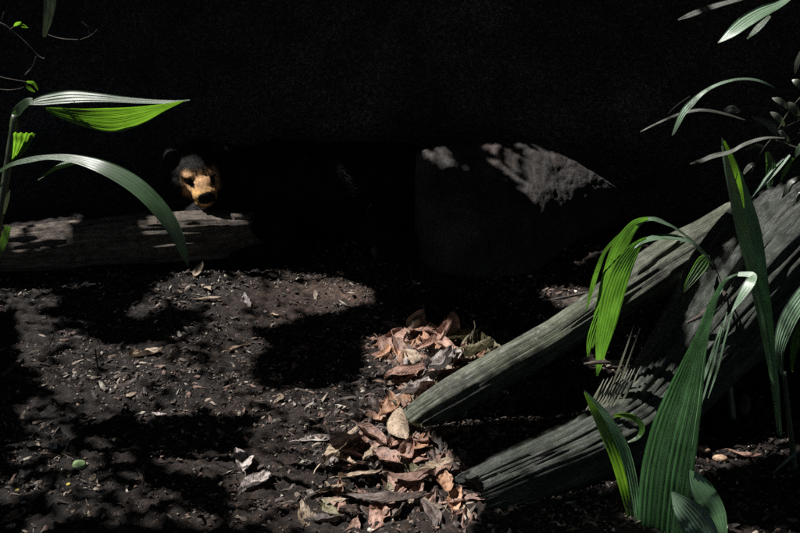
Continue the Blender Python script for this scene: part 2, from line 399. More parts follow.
# ------------------------------------------------------------------ the bear
def build_bear():
    H = P(197, 171, 4.78)
    F_ = Vector((.36, -.86, -.33)).normalized(); Rt = F_.cross(Vector((0, 0, 1))).normalized() * -1   # image-right when facing us
    Rt = Vector((1, .3, .06)).normalized(); Rt = (Rt - F_ * Rt.dot(F_)).normalized(); Up = Rt.cross(F_) * -1
    if Up.z < 0: Up = -Up
    def warp(v):
        d = v - H; return H + d * (1 + .16 * max(0, min(1, (.26 - d.length) / .10)))
    def h(r, u, f): return H + Rt * r + Up * u + F_ * f
    balls = []
    def b(p, r, ax=None): balls.append((p, r, ax))
    b(h(0, -.01, -.02), (.105, .085, .10)); b(h(0, .012, .02), (.075, .052, .06))
    b(h(.05, -.035, .015), (.06, .055, .06)); b(h(-.05, -.035, .015), (.06, .055, .06))
    b(h(0, -.018, .075), (.052, .046, .065)); b(h(0, -.030, .115), (.047, .040, .048)); b(h(0, -.028, .150), (.023, .015, .014))
    b(h(0, -.066, .095), (.040, .022, .055)); b(h(0, -.070, .03), (.06, .035, .06))
    for s in (-1, 1):
        b(h(s * .040, .024, .062), (.024, .013, .018))                       # brow
        b(h(s * .088, .062, -.03), (.030, .034, .014))                       # ear
        b(h(s * .08, .045, -.03), (.025, .03, .02))
    body = [(h(.02, -.04, -.10), .095), (h(.06, -.10, -.18), .11), (Vector((H.x + .20, H.y + .26, .30)), .17), (Vector((H.x + .34, H.y + .33, .29)), .20),
            (Vector((H.x + .52, H.y + .36, .27)), .20), (Vector((H.x + .70, H.y + .40, .26)), .205), (Vector((H.x + .88, H.y + .42, .25)), .205), (Vector((H.x + 1.02, H.y + .40, .21)), .17)]
    for i in range(len(body) - 1):
        for t in (0, .33, .66): b(body[i][0].lerp(body[i + 1][0], t), (body[i][1] * (1 - t) + body[i + 1][1] * t,) * 3)
    def limb(pts):
        for i in range(len(pts) - 1):
            for t in np.linspace(0, 1, 7):
                b(pts[i][0].lerp(pts[i + 1][0], t), (pts[i][1] * (1 - t) + pts[i + 1][1] * t,) * 3)
    limb([(Vector((H.x + .30, H.y + .18, .20)), .095), (Vector((H.x + .38, H.y - .0, .09)), .07), (Vector((H.x + .22, H.y - .10, .07)), .05), (Vector((H.x + .17, H.y - .13, .06)), .052)])
    limb([(Vector((H.x + .06, H.y + .36, .20)), .09), (Vector((H.x - .12, H.y + .22, .09)), .07), (Vector((H.x - .18, H.y + .07, .07)), .055), (Vector((H.x - .18, H.y + .03, .06)), .055)])
    limb([(Vector((H.x + .92, H.y + .30, .20)), .14), (Vector((H.x + .78, H.y + .08, .12)), .085), (Vector((H.x + .92, H.y + .02, .06)), .055), (Vector((H.x + .80, H.y - .02, .05)), .05)])
    limb([(Vector((H.x + .95, H.y + .52, .18)), .13), (Vector((H.x + .82, H.y + .66, .10)), .08), (Vector((H.x + .98, H.y + .72, .06)), .05)])
    rot = Matrix((Rt, Up, F_)).transposed().to_4x4()
    bm = bmesh.new()
    for p, r, ax in balls:
        bmesh.ops.create_icosphere(bm, subdivisions=3, radius=1, matrix=Matrix.Translation(p) @ rot @ Matrix.Diagonal((*r, 1)))
    me = bpy.data.meshes.new('tmp'); bm.to_mesh(me); bm.free()
    tmp = bpy.data.objects.new('tmp', me); COL.objects.link(tmp)
    rm = tmp.modifiers.new('r', 'REMESH'); rm.mode = 'VOXEL'; rm.voxel_size = .0055
    sm = tmp.modifiers.new('s', 'SMOOTH'); sm.iterations = 4; sm.factor = .5
    dg = bpy.context.evaluated_depsgraph_get(); ev = tmp.evaluated_get(dg)
    m2 = ev.to_mesh(); V = [v.co.copy() for v in m2.vertices]; Fc = [tuple(p.vertices) for p in m2.polygons]; nor = [v.normal.copy() for v in m2.vertices]
    ev.to_mesh_clear(); bpy.data.objects.remove(tmp)
    C = []
    for i, v in enumerate(V):
        d = v - H; r, u, f = d.dot(Rt), d.dot(Up), d.dot(F_)
        near = d.length < .22
        if near:
            for s in (-1, 1):                                                 # sockets
                q = math.hypot(r - s * .046, (u - .008) * 1.3)
                if f > .03: v -= F_ * .018 * math.exp(-(q / .015) ** 2)
            if f > .0 and u > .015 and abs(r) < .065:                         # brow furrows
                wv = math.sin((r * 1.0 + u * .25) * 420) * math.exp(-((u - .038) / .018) ** 2) * math.exp(-((abs(r) - .03) / .022) ** 2)
                v += nor[i] * .0022 * wv
            v += nor[i] * (.0015 * n3(v.x * 60, v.y * 60, v.z * 60))
            if f > .13 and u > -.05: # nostrils
                for s in (-1, 1):
                    q = math.hypot(r - s * .011, u + .027); v -= F_ * .008 * math.exp(-(q / .005) ** 2)
            if f > .05 and abs(u + .058) < .006: v -= nor[i] * .004         # mouth line
        base = (.010, .009, .0085)
        if near:
            t = max(0, min(1, (f - .030) / .02)) * max(0, min(1, (.050 - u) / .018)) * max(0, min(1, (.078 - abs(r)) / .02))
            if u < -.062: t *= .3
            kk = max(0, min(1, (.012 - u) / .02)) * max(0, min(1, (.055 - abs(r)) / .02)); tan = (.60 + .18 * kk, .35 + .10 * kk, .18 - .02 * kk)
            g = .75 + .5 * n3(v.x * 120, v.y * 120, v.z * 120); base = tuple(base[k] * (1 - t) + tan[k] * g * t for k in range(3))
            if f > .146 and u > -.046: base = (.008, .007, .007)
            for s in (-1, 1):
                if f > .03 and math.hypot(r - s * .046, u - .008) < .014: base = (.015, .008, .006)
        C.append(base)
    mi = [0] * len(Fc)
    bm = bmesh.new()
    for s in (-1, 1): bmesh.ops.create_icosphere(bm, subdivisions=3, radius=.0105, matrix=Matrix.Translation(h(s * .046, .008, .058)))
    off = len(V)
    for v in bm.verts: V.append(v.co.copy()); C.append((.01, .008, .008))
    for f in bm.faces: Fc.append(tuple(off + v.index for v in f.verts)); mi.append(1)
    # claws
    bm.free()
    root = empty('bear', (H.x + .3, H.y + .2, 0), 'black bear with a tan muzzle resting its chin on the pale log', 'bear')
    bo = child(mesh('body', [warp(v) for v in V], Fc, [M_FUR, M_SKIN], mi=mi, col=C), root)
    # fur: short leaning tufts
    FV = []; FF = []; FC = []; idx = list(range(off)); random.shuffle(idx)
    cnt = 0
    for i in idx:
        v = V[i]; d = v - H; near = d.length < .22; f = d.dot(F_); u = d.dot(Up); r = d.dot(Rt)
        if not near and random.random() < .55: continue
        if f > .14 and u > -.05: continue
        if any(f > .03 and math.hypot(r - s * .046, u - .008) < .018 for s in (-1, 1)): continue
        tanny = C[i][0] > .08
        L = random.uniform(.002, .004) if tanny else (random.uniform(.010, .02) if near else random.uniform(.02, .035))
        if near and u < -.03 and f < .08: L *= 1.7
        lean = (-F_ * .8 - Up * .35) if near else Vector((.7, .2, -.6))
        D = (nor[i] * .5 + lean * .8 + Vector((random.gauss(0, .2), random.gauss(0, .2), random.gauss(0, .2)))).normalized()
        W = D.cross(nor[i]);
        if W.length < .01: continue
        W = W.normalized() * (.0007 if near else .0014)
        k = random.uniform(.7, 1.5); c = tuple(x * k for x in C[i])
        if not tanny and near and random.random() < .25: c = (.035, .031, .029)
        b0 = len(FV); FV += [v - W, v + W, v + D * L * .6 + W * .7 + nor[i] * L * .1, v + D * L]; FC += [c] * 4; FF += [(b0, b0 + 1, b0 + 2), (b0, b0 + 2, b0 + 3)]
        cnt += 1
        if cnt > 30000: break
    fo = child(mesh('fur', [warp(v) for v in FV], FF, M_FUR, col=FC, smooth=False), root)
    return root
build_bear()

# ------------------------------------------------------------------ blades (strap leaves)
VIEW0 = Vector((0, 0, CAMZ))
def blade_data(rows, n=60, across=16, pleat=0.0, pleats=6, fold=0.0, roll=0.0, curl=0.0, roll2=None, ragg=0.0, back=False, split=None):
    """rows: (px, py, Y, full width px). Pleated strap leaf along them."""
    A = spline([(*P(a, b, c), d * pxm(c)) for a, b, c, d in rows], n)
    V = []; UV = []; L = 0; seed_ = rows[0][0] * .37 + rows[0][1] * .11
    if roll:                        # turn the blade so that the sun falls on its face, or through it when backlit
        score = 0
        for i in range(1, n):
            p = Vector(A[i, :3]); T = (p - Vector(A[i - 1, :3])).normalized(); view = (VIEW0 - p).normalized()
            W = T.cross(view).normalized(); Nn = W.cross(T).normalized()
            if Nn.dot(view) < 0: Nn = -Nn
            score -= W.dot(SUN) * A[i, 3]
        sg = (1 if score > 0 else -1) * (-1 if back else 1)
        roll = sg * abs(roll); roll2 = None if roll2 is None else sg * abs(roll2)
    for i in range(n):
        p = Vector(A[i, :3]); wd = max(A[i, 3], .0006)
        T = (Vector(A[min(i + 1, n - 1), :3]) - Vector(A[max(i - 1, 0), :3])).normalized()
        if i: L += (p - Vector(A[i - 1, :3])).length
        view = (VIEW0 - p).normalized(); W = T.cross(view)
        W.normalize(); Nn = W.cross(T).normalized()
        if Nn.dot(view) < 0: Nn = -Nn
        t = i / (n - 1); ro = R(roll if roll2 is None else roll * (1 - t) + roll2 * t)
        fw = 1 if not back else 0
        if split: fw = .5 + .5 * math.tanh((split - t) * 9)
        if roll:
            hh = (SUN + view).normalized(); g_ = math.atan2(-W.dot(hh), Nn.dot(hh)); g_ = max(-abs(ro), min(abs(ro), g_))
            ro = fw * g_ + (1 - fw) * ro
        # roll turns the blade about its own run
        W2 = W * math.cos(ro) + Nn * math.sin(ro); N2 = Nn * math.cos(ro) - W * math.sin(ro)
        for j in range(across + 1):
            s = j / across * 2 - 1
            tri = abs(((s + 1) * .5 * pleats) % 1 - .5) * 2 - .5
            off = pleat * wd * tri + fold * wd * .5 * abs(s) + curl * wd * .5 * s * s
            wob = 1 + ragg * n3(t * 9, s * 2, 3.3)
            q = p + W2 * (s * wd * .5 * wob) + N2 * off
            q += N2 * (min(wd, .03) * .05 * n3(L * 14, s * 1.5, seed_))
            V.append(q); UV.append((s * .5 + .5, L * 3))
    F = [(i * (across + 1) + j, i * (across + 1) + j + 1, (i + 1) * (across + 1) + j + 1, (i + 1) * (across + 1) + j)
         for i in range(n - 1) for j in range(across)]
    return V, F, UV
def blade(root, rows, m, name='leaf', lit=1.0, **kw):
    V, F, UV = blade_data(rows, back=(m in (M_BRIGHT, M_PALM)), **kw)
    o = mesh(name, V, F, m, uv=UV)
    if root is not None: child(o, root)
    if lit is not None: ASK[o.name] = lit
    return o
def stalk(root, rows, m=M_STEM, name='stem', lit=None, k=8):
    V, F, Fb = tube_data([row(*r) for r in rows], 40, k)
    o = mesh(name, V, F, m, fib=Fb, uv=[(a[0] * 20, a[2] * 30) for a in Fb])
    if root is not None: child(o, root)
    if lit is not None: ASK[o.name] = lit
    return o

# left plant
p0 = G(-25, 470)
rt = empty('strap_leaf_plant', (p0.x, 3.0, 0), 'tall strap-leaved plant at the left edge with one bright green blade and one arching down', 'plant')
stalk(rt, [(-30, 470, 3.0, 6), (-14, 330, 3.02, 5), (-2, 230, 3.04, 4), (8, 165, 3.05, 4), (16, 115, 3.05, 4)], lit=.25)
blade(rt, [(12, 128, 3.05, 6), (17, 112, 3.05, 9), (26, 103, 3.04, 8), (33, 101, 3.03, 6)], M_LEAF, 'sheath', roll=20)
# bright horizontal blade: glossy upper half and backlit lower half meeting at the midrib
blade(rt, [(30, 103, 3.03, 4), (45, 100, 3.02, 12), (70, 97, 3.0, 15), (100, 98, 2.98, 10), (140, 101, 2.96, 6), (170, 102, 2.94, 4), (190, 100, 2.92, 1)], M_LEAF, 'leaf_half', roll=35, pleat=.08, pleats=4)
blade(rt, [(46, 109, 2.99, 3), (60, 113, 2.98, 11), (85, 118, 2.96, 20), (112, 120, 2.95, 27), (140, 115, 2.94, 20), (165, 107, 2.93, 8), (184, 101, 2.92, 1)], M_BRIGHT, 'leaf_half', roll=-28, pleat=.05, pleats=6)
blade(rt, [(24, 133, 3.02, 22), (21, 145, 3.03, 16), (15, 158, 3.04, 6), (11, 166, 3.05, 3)], M_BRIGHT, lit=.9, pleat=.12, pleats=4, roll=25)
blade(rt, [(-8, 176, 3.05, 3), (10, 165, 3.0, 4), (28, 160, 2.97, 6), (50, 157, 2.94, 6), (75, 159, 2.9, 9), (100, 166, 2.86, 14), (128, 180, 2.83, 17), (152, 200, 2.80, 17), (172, 226, 2.78, 15), (184, 252, 2.77, 8), (188, 266, 2.77, 1)],
      M_LEAF, roll=30, roll2=8, pleat=.05, pleats=5, n=90, lit=1.0)
blade(rt, [(88, 160, 2.9, 6), (72, 162, 2.92, 8), (56, 168, 2.94, 5), (38, 180, 2.96, 1)], M_LEAF, roll=38)
blade(rt, [(-5, 262, 3.0, 6), (4, 240, 3.0, 8), (8, 226, 3.0, 6)], M_LEAF, lit=.35)
blade(rt, [(4, 214, 3.0, 2), (7, 200, 3.0, 4), (10, 190, 3.0, 1)], M_GREY, lit=.6)

# vine with little leaves, top left
rt = empty('vine', tuple(P(-20, 60, 3.0)), 'thin bare twigs with tiny yellow-green leaves in the top left corner', 'vine')
for rr in ([(-20, 18, 3.0, 1), (0, 23, 3.0, .9), (12, 31, 3.0, .8), (28, 45, 3.0, .7), (38, 56, 3.0, .7), (45, 59, 3.0, .9)],
           [(36, 57, 3.0, .5), (33, 66, 3.0, .5), (25, 75, 3.0, .5)],
           [(48, 35, 3.05, .6), (62, 39, 3.05, .7), (78, 40, 3.05, .7)],
           [(-20, 70, 3.0, .8), (0, 77, 3.0, .7), (15, 80, 3.0, .5), (26, 82, 3.0, .5)], [(-10, 88, 3.0, .5), (8, 90, 3.0, .5), (22, 88, 3.0, .4), (26, 83, 3, .4)],
           [(82, 22, 3.1, .4), (88, 28, 3.1, .5), (90, 35, 3.1, .4)], [(97, 30, 3.1, .4), (90, 36, 3.1, .4), (80, 40, 3.05, .4)],
           [(4, 12, 3, .5), (2, 20, 3, .5)], [(10, 30, 3, .5), (14, 27, 3, .5), (24, 25, 3, .4)]):
    stalk(rt, rr, M_TWIG, 'twig', lit=1.0, k=6)
for rr in ([(14, 26, 3, 1), (17, 24, 3, 4), (21, 22, 3, 1)], [(17, 26, 3, 1), (23, 26, 3, 4), (28, 28, 3, 1)], [(25, 83, 3, 1), (29, 88, 3, 4), (35, 92, 3, 1)], [(26, 82, 3, 1), (33, 83, 3, 4), (38, 90, 3, 1)]):
    blade(rt, rr, M_BRIGHT, n=14, across=6, roll=30)
o = blade(None, [(52, -30, 2.9, 14), (50, 0, 2.9, 12), (48, 18, 2.9, 9), (45, 32, 2.9, 5), (44, 37, 2.9, 3)], M_GREY, name='hanging_leaf', lit=.45, roll=15)
tag(recenter(o), 'grey-green strap leaf hanging down from the top edge above the left twigs', 'leaf')

# palm seedling on the pole log (backlit blades)
rt = empty('palm_seedling', tuple(P(735, 470, 3.15)), 'palm seedling with bright green backlit blades arching over the pole log', 'palm')
stalk(rt, [(738, 470, 3.15, 5), (728, 380, 3.2, 4.5), (716, 300, 3.25, 4), (706, 256, 3.28, 4)], lit=.1)
for rows, m, kw in (
  ([(714, 266, 3.28, 5), (702, 250, 3.22, 6), (686, 236, 3.17, 8), (668, 224, 3.11, 9), (652, 219, 3.08, 7), (640, 222, 3.06, 4), (636, 225, 3.05, 2)], M_LITGLOSS, dict(roll=75, n=60, pleat=.02, pleats=3)),
  ([(714, 266, 3.27, 6), (704, 254, 3.2, 11), (690, 242, 3.13, 15), (672, 237, 3.08, 13), (654, 238, 3.04, 9), (640, 243, 3.01, 6), (634, 248, 3.0, 2)], M_LITGLOSS, dict(roll=75, n=60, pleat=.02, pleats=5)),
  ([(648, 218, 3.07, 3), (634, 226, 3.05, 12), (620, 246, 3.04, 17), (610, 272, 3.05, 16), (603, 300, 3.07, 15), (597, 326, 3.09, 11), (592, 348, 3.1, 2)], M_PALM, dict(roll=30, n=70, pleat=.02, pleats=5)),
  ([(646, 238, 3.03, 3), (634, 250, 3.0, 14), (622, 270, 2.98, 22), (613, 296, 2.98, 25), (607, 322, 2.99, 23), (602, 346, 3.0, 15), (599, 366, 3.02, 7), (597, 376, 3.02, 2)], M_PALM, dict(roll=30, n=90, pleat=.018, pleats=7, across=28)),
  ([(640, 222, 3.06, 2), (622, 233, 3.05, 3), (606, 250, 3.05, 4), (598, 268, 3.05, 5), (592, 288, 3.07, 5), (586, 311, 3.08, 1)], M_PALM, dict(roll=22, n=50, across=6)),
  ([(604, 300, 3.03, 3), (596, 320, 3.03, 7), (590, 340, 3.04, 7), (588, 357, 3.05, 2)], M_PALM, dict(roll=20, pleat=.1, pleats=3))):
    blade(rt, rows, m, **kw)
blade(rt, [(708, 256, 3.26, 5), (703, 262, 3.22, 13), (696, 272, 3.19, 12), (688, 284, 3.17, 7), (684, 292, 3.16, 1)], M_PALM, roll=-15, pleat=.1, pleats=4)
blade(rt, [(712, 262, 3.28, 4), (722, 262, 3.3, 6), (732, 272, 3.3, 2)], M_DEEP, lit=.4)

# tall standing blade before the trunk
rt = empty('lance_leaf_plant', tuple(P(772, 440, 3.05)), 'single tall narrow dark leaf standing upright in front of the thick trunk', 'plant')
blade(rt, [(780, 440, 3.05, 5), (774, 380, 3.04, 9), (765, 320, 3.02, 15), (757, 275, 3.0, 20), (750, 235, 2.98, 22), (741, 200, 2.97, 19), (732, 168, 2.96, 12), (725, 148, 2.95, 6), (722, 138, 2.95, 1)],
      M_DEEP, roll=8, fold=-.4, pleat=.02, pleats=2, lit=.06, n=90)
blade(rt, [(756, 292, 2.99, 1), (749, 270, 2.98, 3), (741, 245, 2.96, 3.4), (734, 215, 2.95, 3), (729, 190, 2.94, 2.6), (725, 168, 2.94, 2.2), (722, 146, 2.94, 2)], M_LITGLOSS, 'leaf_margin', lit=.9, roll=50, across=6)  # paler strips here and below stand for the leaf's sunlit edges
blade(rt, [(744, 208, 2.94, 1), (741, 190, 2.94, 4), (736, 172, 2.93, 6), (730, 155, 2.93, 5), (724, 141, 2.93, 2)], M_BRIGHT, 'leaf_margin', lit=1, roll=20, across=6)

# big pleated leaf in front
rt = empty('pleated_leaf_plant', tuple(P(650, 600, 2.5)), 'broad deeply pleated dark green leaf rising through the lower right with a folded pale tip', 'plant')
blade(rt, [(655, 660, 2.5, 30), (658, 600, 2.5, 52), (660, 545, 2.5, 62), (665, 485, 2.5, 66), (673, 440, 2.5, 62), (683, 402, 2.5, 48), (692, 370, 2.5, 32), (700, 343, 2.5, 19), (708, 318, 2.5, 12), (716, 296, 2.5, 7), (726, 280, 2.5, 4), (738, 274, 2.5, 2)],
      M_DEEP, roll=55, roll2=75, pleat=.085, pleats=10, across=80, n=130, curl=-.1, lit=1.0)
blade(rt, [(738, 274, 2.5, 5), (752, 275, 2.48, 7), (750, 283, 2.46, 11), (742, 295, 2.45, 9), (735, 306, 2.45, 4), (731, 313, 2.45, 1)], M_LITGLOSS, 'leaf_tip', roll=60, pleat=.05, pleats=3)
blade(rt, [(722, 288, 2.51, 3), (714, 300, 2.51, 8), (705, 318, 2.52, 7), (697, 334, 2.52, 2)], M_LITGLOSS, 'leaf_strip', roll=60, pleat=.06, pleats=4)
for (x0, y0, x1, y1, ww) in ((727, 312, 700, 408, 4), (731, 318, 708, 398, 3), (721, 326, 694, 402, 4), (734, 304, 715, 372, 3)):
    blade(rt, [(x0, y0, 2.52, 1), ((x0 * 2 + x1) / 3 + 1, (y0 * 2 + y1) / 3, 2.52, ww), ((x0 + x1 * 2) / 3 + 1, (y0 + y1 * 2) / 3, 2.53, ww), (x1, y1, 2.54, 1)], M_LITGLOSS, 'leaf_strip', lit=.7, roll=60, across=6)
stalk(rt, [(650, 640, 2.5, 5), (654, 600, 2.5, 5), (656, 560, 2.5, 4)])

# small folded green leaf below
rt = empty('young_leaf_plant', tuple(P(640, 600, 2.55)), 'small folded bright green leaf with a curled stalk beside the big pleated leaf', 'plant')
blade(rt, [(584, 392, 2.62, 1), (594, 410, 2.62, 9), (606, 432, 2.61, 15), (618, 460, 2.6, 17), (627, 492, 2.6, 16), (632, 520, 2.58, 10), (637, 560, 2.56, 4)], M_BRIGHT, 'leaf_half', roll=-24, pleat=.05, pleats=4)
blade(rt, [(584, 390, 2.61, 1), (600, 408, 2.60, 6), (612, 425, 2.59, 9), (625, 452, 2.58, 12), (634, 490, 2.57, 11), (638, 530, 2.56, 5)], M_DEEP, 'leaf_half', roll=30, lit=.3, pleat=.08, pleats=4)
blade(rt, [(614, 416, 2.6, 3), (624, 415, 2.59, 6), (636, 419, 2.58, 8), (642, 428, 2.57, 8), (638, 437, 2.57, 5), (628, 442, 2.57, 2)], M_BRIGHT, 'curled_leaf', roll=35, lit=.7)
stalk(rt, [(637, 640, 2.56, 3), (637, 580, 2.56, 3), (636, 545, 2.56, 2.4)])

# fan leaf at the bottom edge
rt = empty('fan_leaf_plant', tuple(P(690, 620, 2.35)), 'low fan-shaped pleated leaves at the bottom edge right of the big leaf', 'plant')
blade(rt, [(690, 470, 2.45, 2), (697, 482, 2.44, 20), (706, 497, 2.43, 26), (716, 515, 2.42, 22), (724, 540, 2.4, 8)], M_DEEP, roll=20, pleat=.08, pleats=6, lit=.45)
blade(rt, [(672, 492, 2.42, 3), (682, 505, 2.40, 24), (694, 520, 2.39, 34), (706, 540, 2.38, 30), (712, 570, 2.36, 10)], M_LITGLOSS, roll=50, pleat=.09, pleats=8, across=40, lit=.75)
stalk(rt, [(700, 640, 2.36, 3), (712, 590, 2.36, 3), (714, 560, 2.36, 2.6)])

# right edge plant
rt = empty('strap_leaf_plant', tuple(P(812, 560, 2.8)), 'pleated green leaves cut by the right edge in front of the thick trunk', 'plant')
blade(rt, [(782, 375, 2.82, 4), (779, 350, 2.8, 12), (786, 325, 2.79, 20), (798, 304, 2.78, 22), (815, 285, 2.77, 20), (835, 270, 2.76, 4)], M_LITGLOSS, roll=60, pleat=.08, pleats=6, across=30, lit=.9)
blade(rt, [(792, 372, 2.8, 2), (794, 350, 2.79, 8), (803, 330, 2.78, 14), (822, 310, 2.77, 6)], M_BRIGHT, roll=-20, pleat=.08, pleats=4, lit=.9)
stalk(rt, [(812, 600, 2.85, 4), (795, 470, 2.83, 3.5), (784, 372, 2.82, 2.5)], lit=.1)
blade(rt, [(800, 450, 2.8, 2), (785, 462, 2.8, 3), (772, 474, 2.8, 1)], M_GREY, lit=.35)
blade(rt, [(775, 512, 2.6, 1), (766, 522, 2.6, 3), (770, 540, 2.6, 1)], M_GREY, lit=.4)

# twigs and leaves at the upper right
rt = empty('overhanging_branch', tuple(P(830, 20, 2.7)), 'overhanging branch with grooved pale green leaves at the upper right', 'branch')
stalk(rt, [(860, -60, 2.75, 3), (820, -20, 2.72, 2.4), (785, 2, 2.7, 2)], M_TWIG, 'twig', lit=.5)
blade(rt, [(792, -4, 2.7, 6), (780, 4, 2.69, 9), (762, 12, 2.68, 15), (746, 22, 2.67, 17), (732, 33, 2.66, 12), (718, 43, 2.66, 1)], M_LITGLOSS, roll=60, pleat=.12, pleats=5)
blade(rt, [(770, 16, 2.7, 3), (758, 28, 2.7, 6), (747, 39, 2.7, 1)], M_LEAF, roll=-20)
blade(rt, [(770, -8, 2.75, 4), (740, -1, 2.76, 4), (712, 7, 2.77, 5), (690, 15, 2.78, 5), (678, 20, 2.78, 1)], M_GREY, lit=.7, roll=-25)
rt = empty('overhanging_branch', tuple(P(840, 160, 2.8)), 'thin branch reaching in from the right with curved narrow leaves above the trunk', 'branch')
stalk(rt, [(870, 150, 2.8, 3), (820, 152, 2.8, 2), (796, 148, 2.8, 1.4), (776, 140, 2.8, 1)], M_TWIG, 'twig', lit=.15)
blade(rt, [(775, 88, 2.8, 1), (760, 81, 2.8, 2.5), (742, 79, 2.8, 3), (722, 83, 2.79, 4), (704, 92, 2.78, 5), (690, 105, 2.78, 8), (682, 115, 2.78, 7), (675, 130, 2.78, 4), (672, 136, 2.78, 1)], M_LITGLOSS, lit=.75, roll=50, pleat=.12, pleats=3)
blade(rt, [(745, 120, 2.82, 1), (722, 113, 2.82, 2.5), (700, 110, 2.82, 3), (680, 114, 2.82, 3), (660, 122, 2.82, 2), (640, 132, 2.82, 1)], M_GREY, lit=.65, roll=-30)
blade(rt, [(668, 114, 2.82, .6), (676, 106, 2.82, 1), (690, 96, 2.81, 1)], M_GREY, lit=.5, across=4)
blade(rt, [(752, 118, 2.85, 2), (762, 121, 2.85, 6), (772, 127, 2.85, 8), (777, 136, 2.85, 2)], M_GREY, lit=.5, roll=-30)
blade(rt, [(724, 111, 2.9, 3), (732, 109, 2.9, 7), (740, 112, 2.9, 3)], M_GREY, lit=.35)
blade(rt, [(785, 138, 2.8, 1), (765, 138, 2.8, 3), (745, 144, 2.8, 4), (730, 152, 2.8, 4), (712, 156, 2.8, 6), (700, 161, 2.8, 5), (690, 164, 2.8, 1)], M_GREY, lit=.5, roll=-30)
blade(rt, [(767, 152, 2.8, 3), (771, 165, 2.8, 10), (770, 178, 2.8, 9), (768, 188, 2.8, 2)], M_LEAF, lit=.6, roll=-20, pleat=.1, pleats=3)
blade(rt, [(790, 155, 2.79, 2), (780, 165, 2.79, 7), (768, 178, 2.79, 7), (758, 190, 2.79, 4), (751, 198, 2.79, 1)], M_LITGLOSS, lit=.9, roll=60, pleat=.1, pleats=3)
blade(rt, [(793, 158, 2.79, 2), (786, 170, 2.79, 5), (780, 182, 2.79, 1)], M_BRIGHT, lit=.8, roll=-20)
blade(rt, [(806, 140, 2.7, 6), (799, 150, 2.7, 7), (795, 158, 2.7, 1)], M_LEAF, lit=.6, roll=-25)
blade(rt, [(802, 52, 2.7, 5), (797, 64, 2.7, 5), (795, 74, 2.7, 1)], M_GREY, lit=.5)

rt = empty('overhanging_branch', tuple(P(850, 100, 2.95)), 'dim bare twigs with small grey leaves behind the curved leaves at the right edge', 'branch')
stalk(rt, [(860, 120, 2.95, 2), (815, 118, 2.95, 1.4), (785, 128, 2.95, 1), (764, 148, 2.95, .7), (752, 172, 2.95, .6)], M_TWIG, 'twig', lit=.4)
stalk(rt, [(860, 60, 2.95, 2), (812, 88, 2.95, 1.2), (790, 110, 2.95, .8), (778, 130, 2.95, .6)], M_TWIG, 'twig', lit=.3)
for (x0, y0, x1, y1, ww) in ((786, 128, 770, 112, 6), (800, 120, 788, 102, 7), (765, 147, 746, 150, 5), (756, 162, 742, 176, 5), (790, 110, 772, 98, 6), (806, 92, 792, 80, 7), (800, 176, 782, 198, 8), (806, 190, 793, 206, 6), (815, 118, 798, 134, 7), (778, 130, 790, 146, 5)):
    blade(rt, [(x0, y0, 2.95, 1), ((x0 * 2 + x1) / 3, (y0 * 2 + y1) / 3 - 2, 2.94, ww), ((x0 + x1 * 2) / 3, (y0 + y1 * 2) / 3 - 2, 2.94, ww), (x1, y1, 2.95, 1)], M_GREY, lit=.35, roll=30, n=20, across=8)

# dry fan leaf on the trunk
rt = empty('dry_fan_leaf', tuple(P(612, 400, 2.95)), 'dry frayed pale fan leaf lying on the thick trunk beneath the palm blades', 'leaf')
for i, (x0, y0, x1, y1) in enumerate(((586, 410, 604, 379), (592, 409, 613, 376), (599, 408, 621, 373), (606, 407, 628, 370), (613, 406, 635, 368), (606, 400, 634, 325), (614, 396, 640, 328), (620, 404, 641, 366))):
    lit = .12 if i in (5, 6) else 1.0
    blade(rt, [(x0, y0, 2.90, 1.5), ((x0 + x1) / 2 + 1, (y0 + y1) / 2, 2.89, 2.4), (x1, y1, 2.90, .5)], M_DRYBLADE, 'leaf_segment', lit=lit, across=4, n=20, roll=25)
for (x0, y0, x1, y1) in ((589, 410, 608, 378), (596, 409, 617, 375), (603, 408, 625, 371), (610, 406, 632, 369)):
    blade(rt, [(x0, y0, 2.90, 2), ((x0 + x1) / 2, (y0 + y1) / 2 + 1, 2.89, 2.2), (x1, y1, 2.90, .5)], M_DRYBLADE, 'leaf_segment', lit=1, across=4, n=14, roll=25)

# sticks
def stick(rows, label, m=M_TWIG, lit=None, k=8, name='stick', cat='stick', group=None):
    V, F, Fb = tube_data([row(*r) for r in rows], 40, k, ridge=.25, seed=rows[0][0])
    o = recenter(mesh(name, V, F, m, fib=Fb)); tag(o, label, cat, group)
    if lit is not None: ASK[o.name] = lit
    return o
def gy(px, py): return G(px, py).y
stick([(584, 364, 3.0, 1.2), (600, 362, 2.99, 2.6), (620, 362, 2.98, 2.4), (634, 358, 2.97, 1)], 'short pale stick lying level across the tip of the green palm blades', M_BACKLOG, 1)
stick([(550, 300, 3.7, .8), (575, 295, 3.65, 1.5), (600, 289, 3.6, 1.2)], 'thin straight twig above the broken wood behind the pole log', lit=.6)
stick([(686, 323, 3.1, 1), (700, 316, 3.1, 2.5), (716, 304, 3.1, 4), (726, 292, 3.1, 3)], 'pale pointed splinter jutting left from the thick trunk', M_BACKLOG, .8)
stick([(677, 325, 3.2, 1), (680, 312, 3.2, 1.4)], 'tiny upright twig in the dark gap between pole log and trunk', lit=.3)
o = stick([(563, 304, 3.75, 4), (578, 305, 3.75, 9), (592, 309, 3.72, 10), (606, 316, 3.7, 6)], 'broken chunk of pale rotten wood half hidden behind the pole log', M_BACKLOG, .7, 14, 'wood_chunk', 'wood')
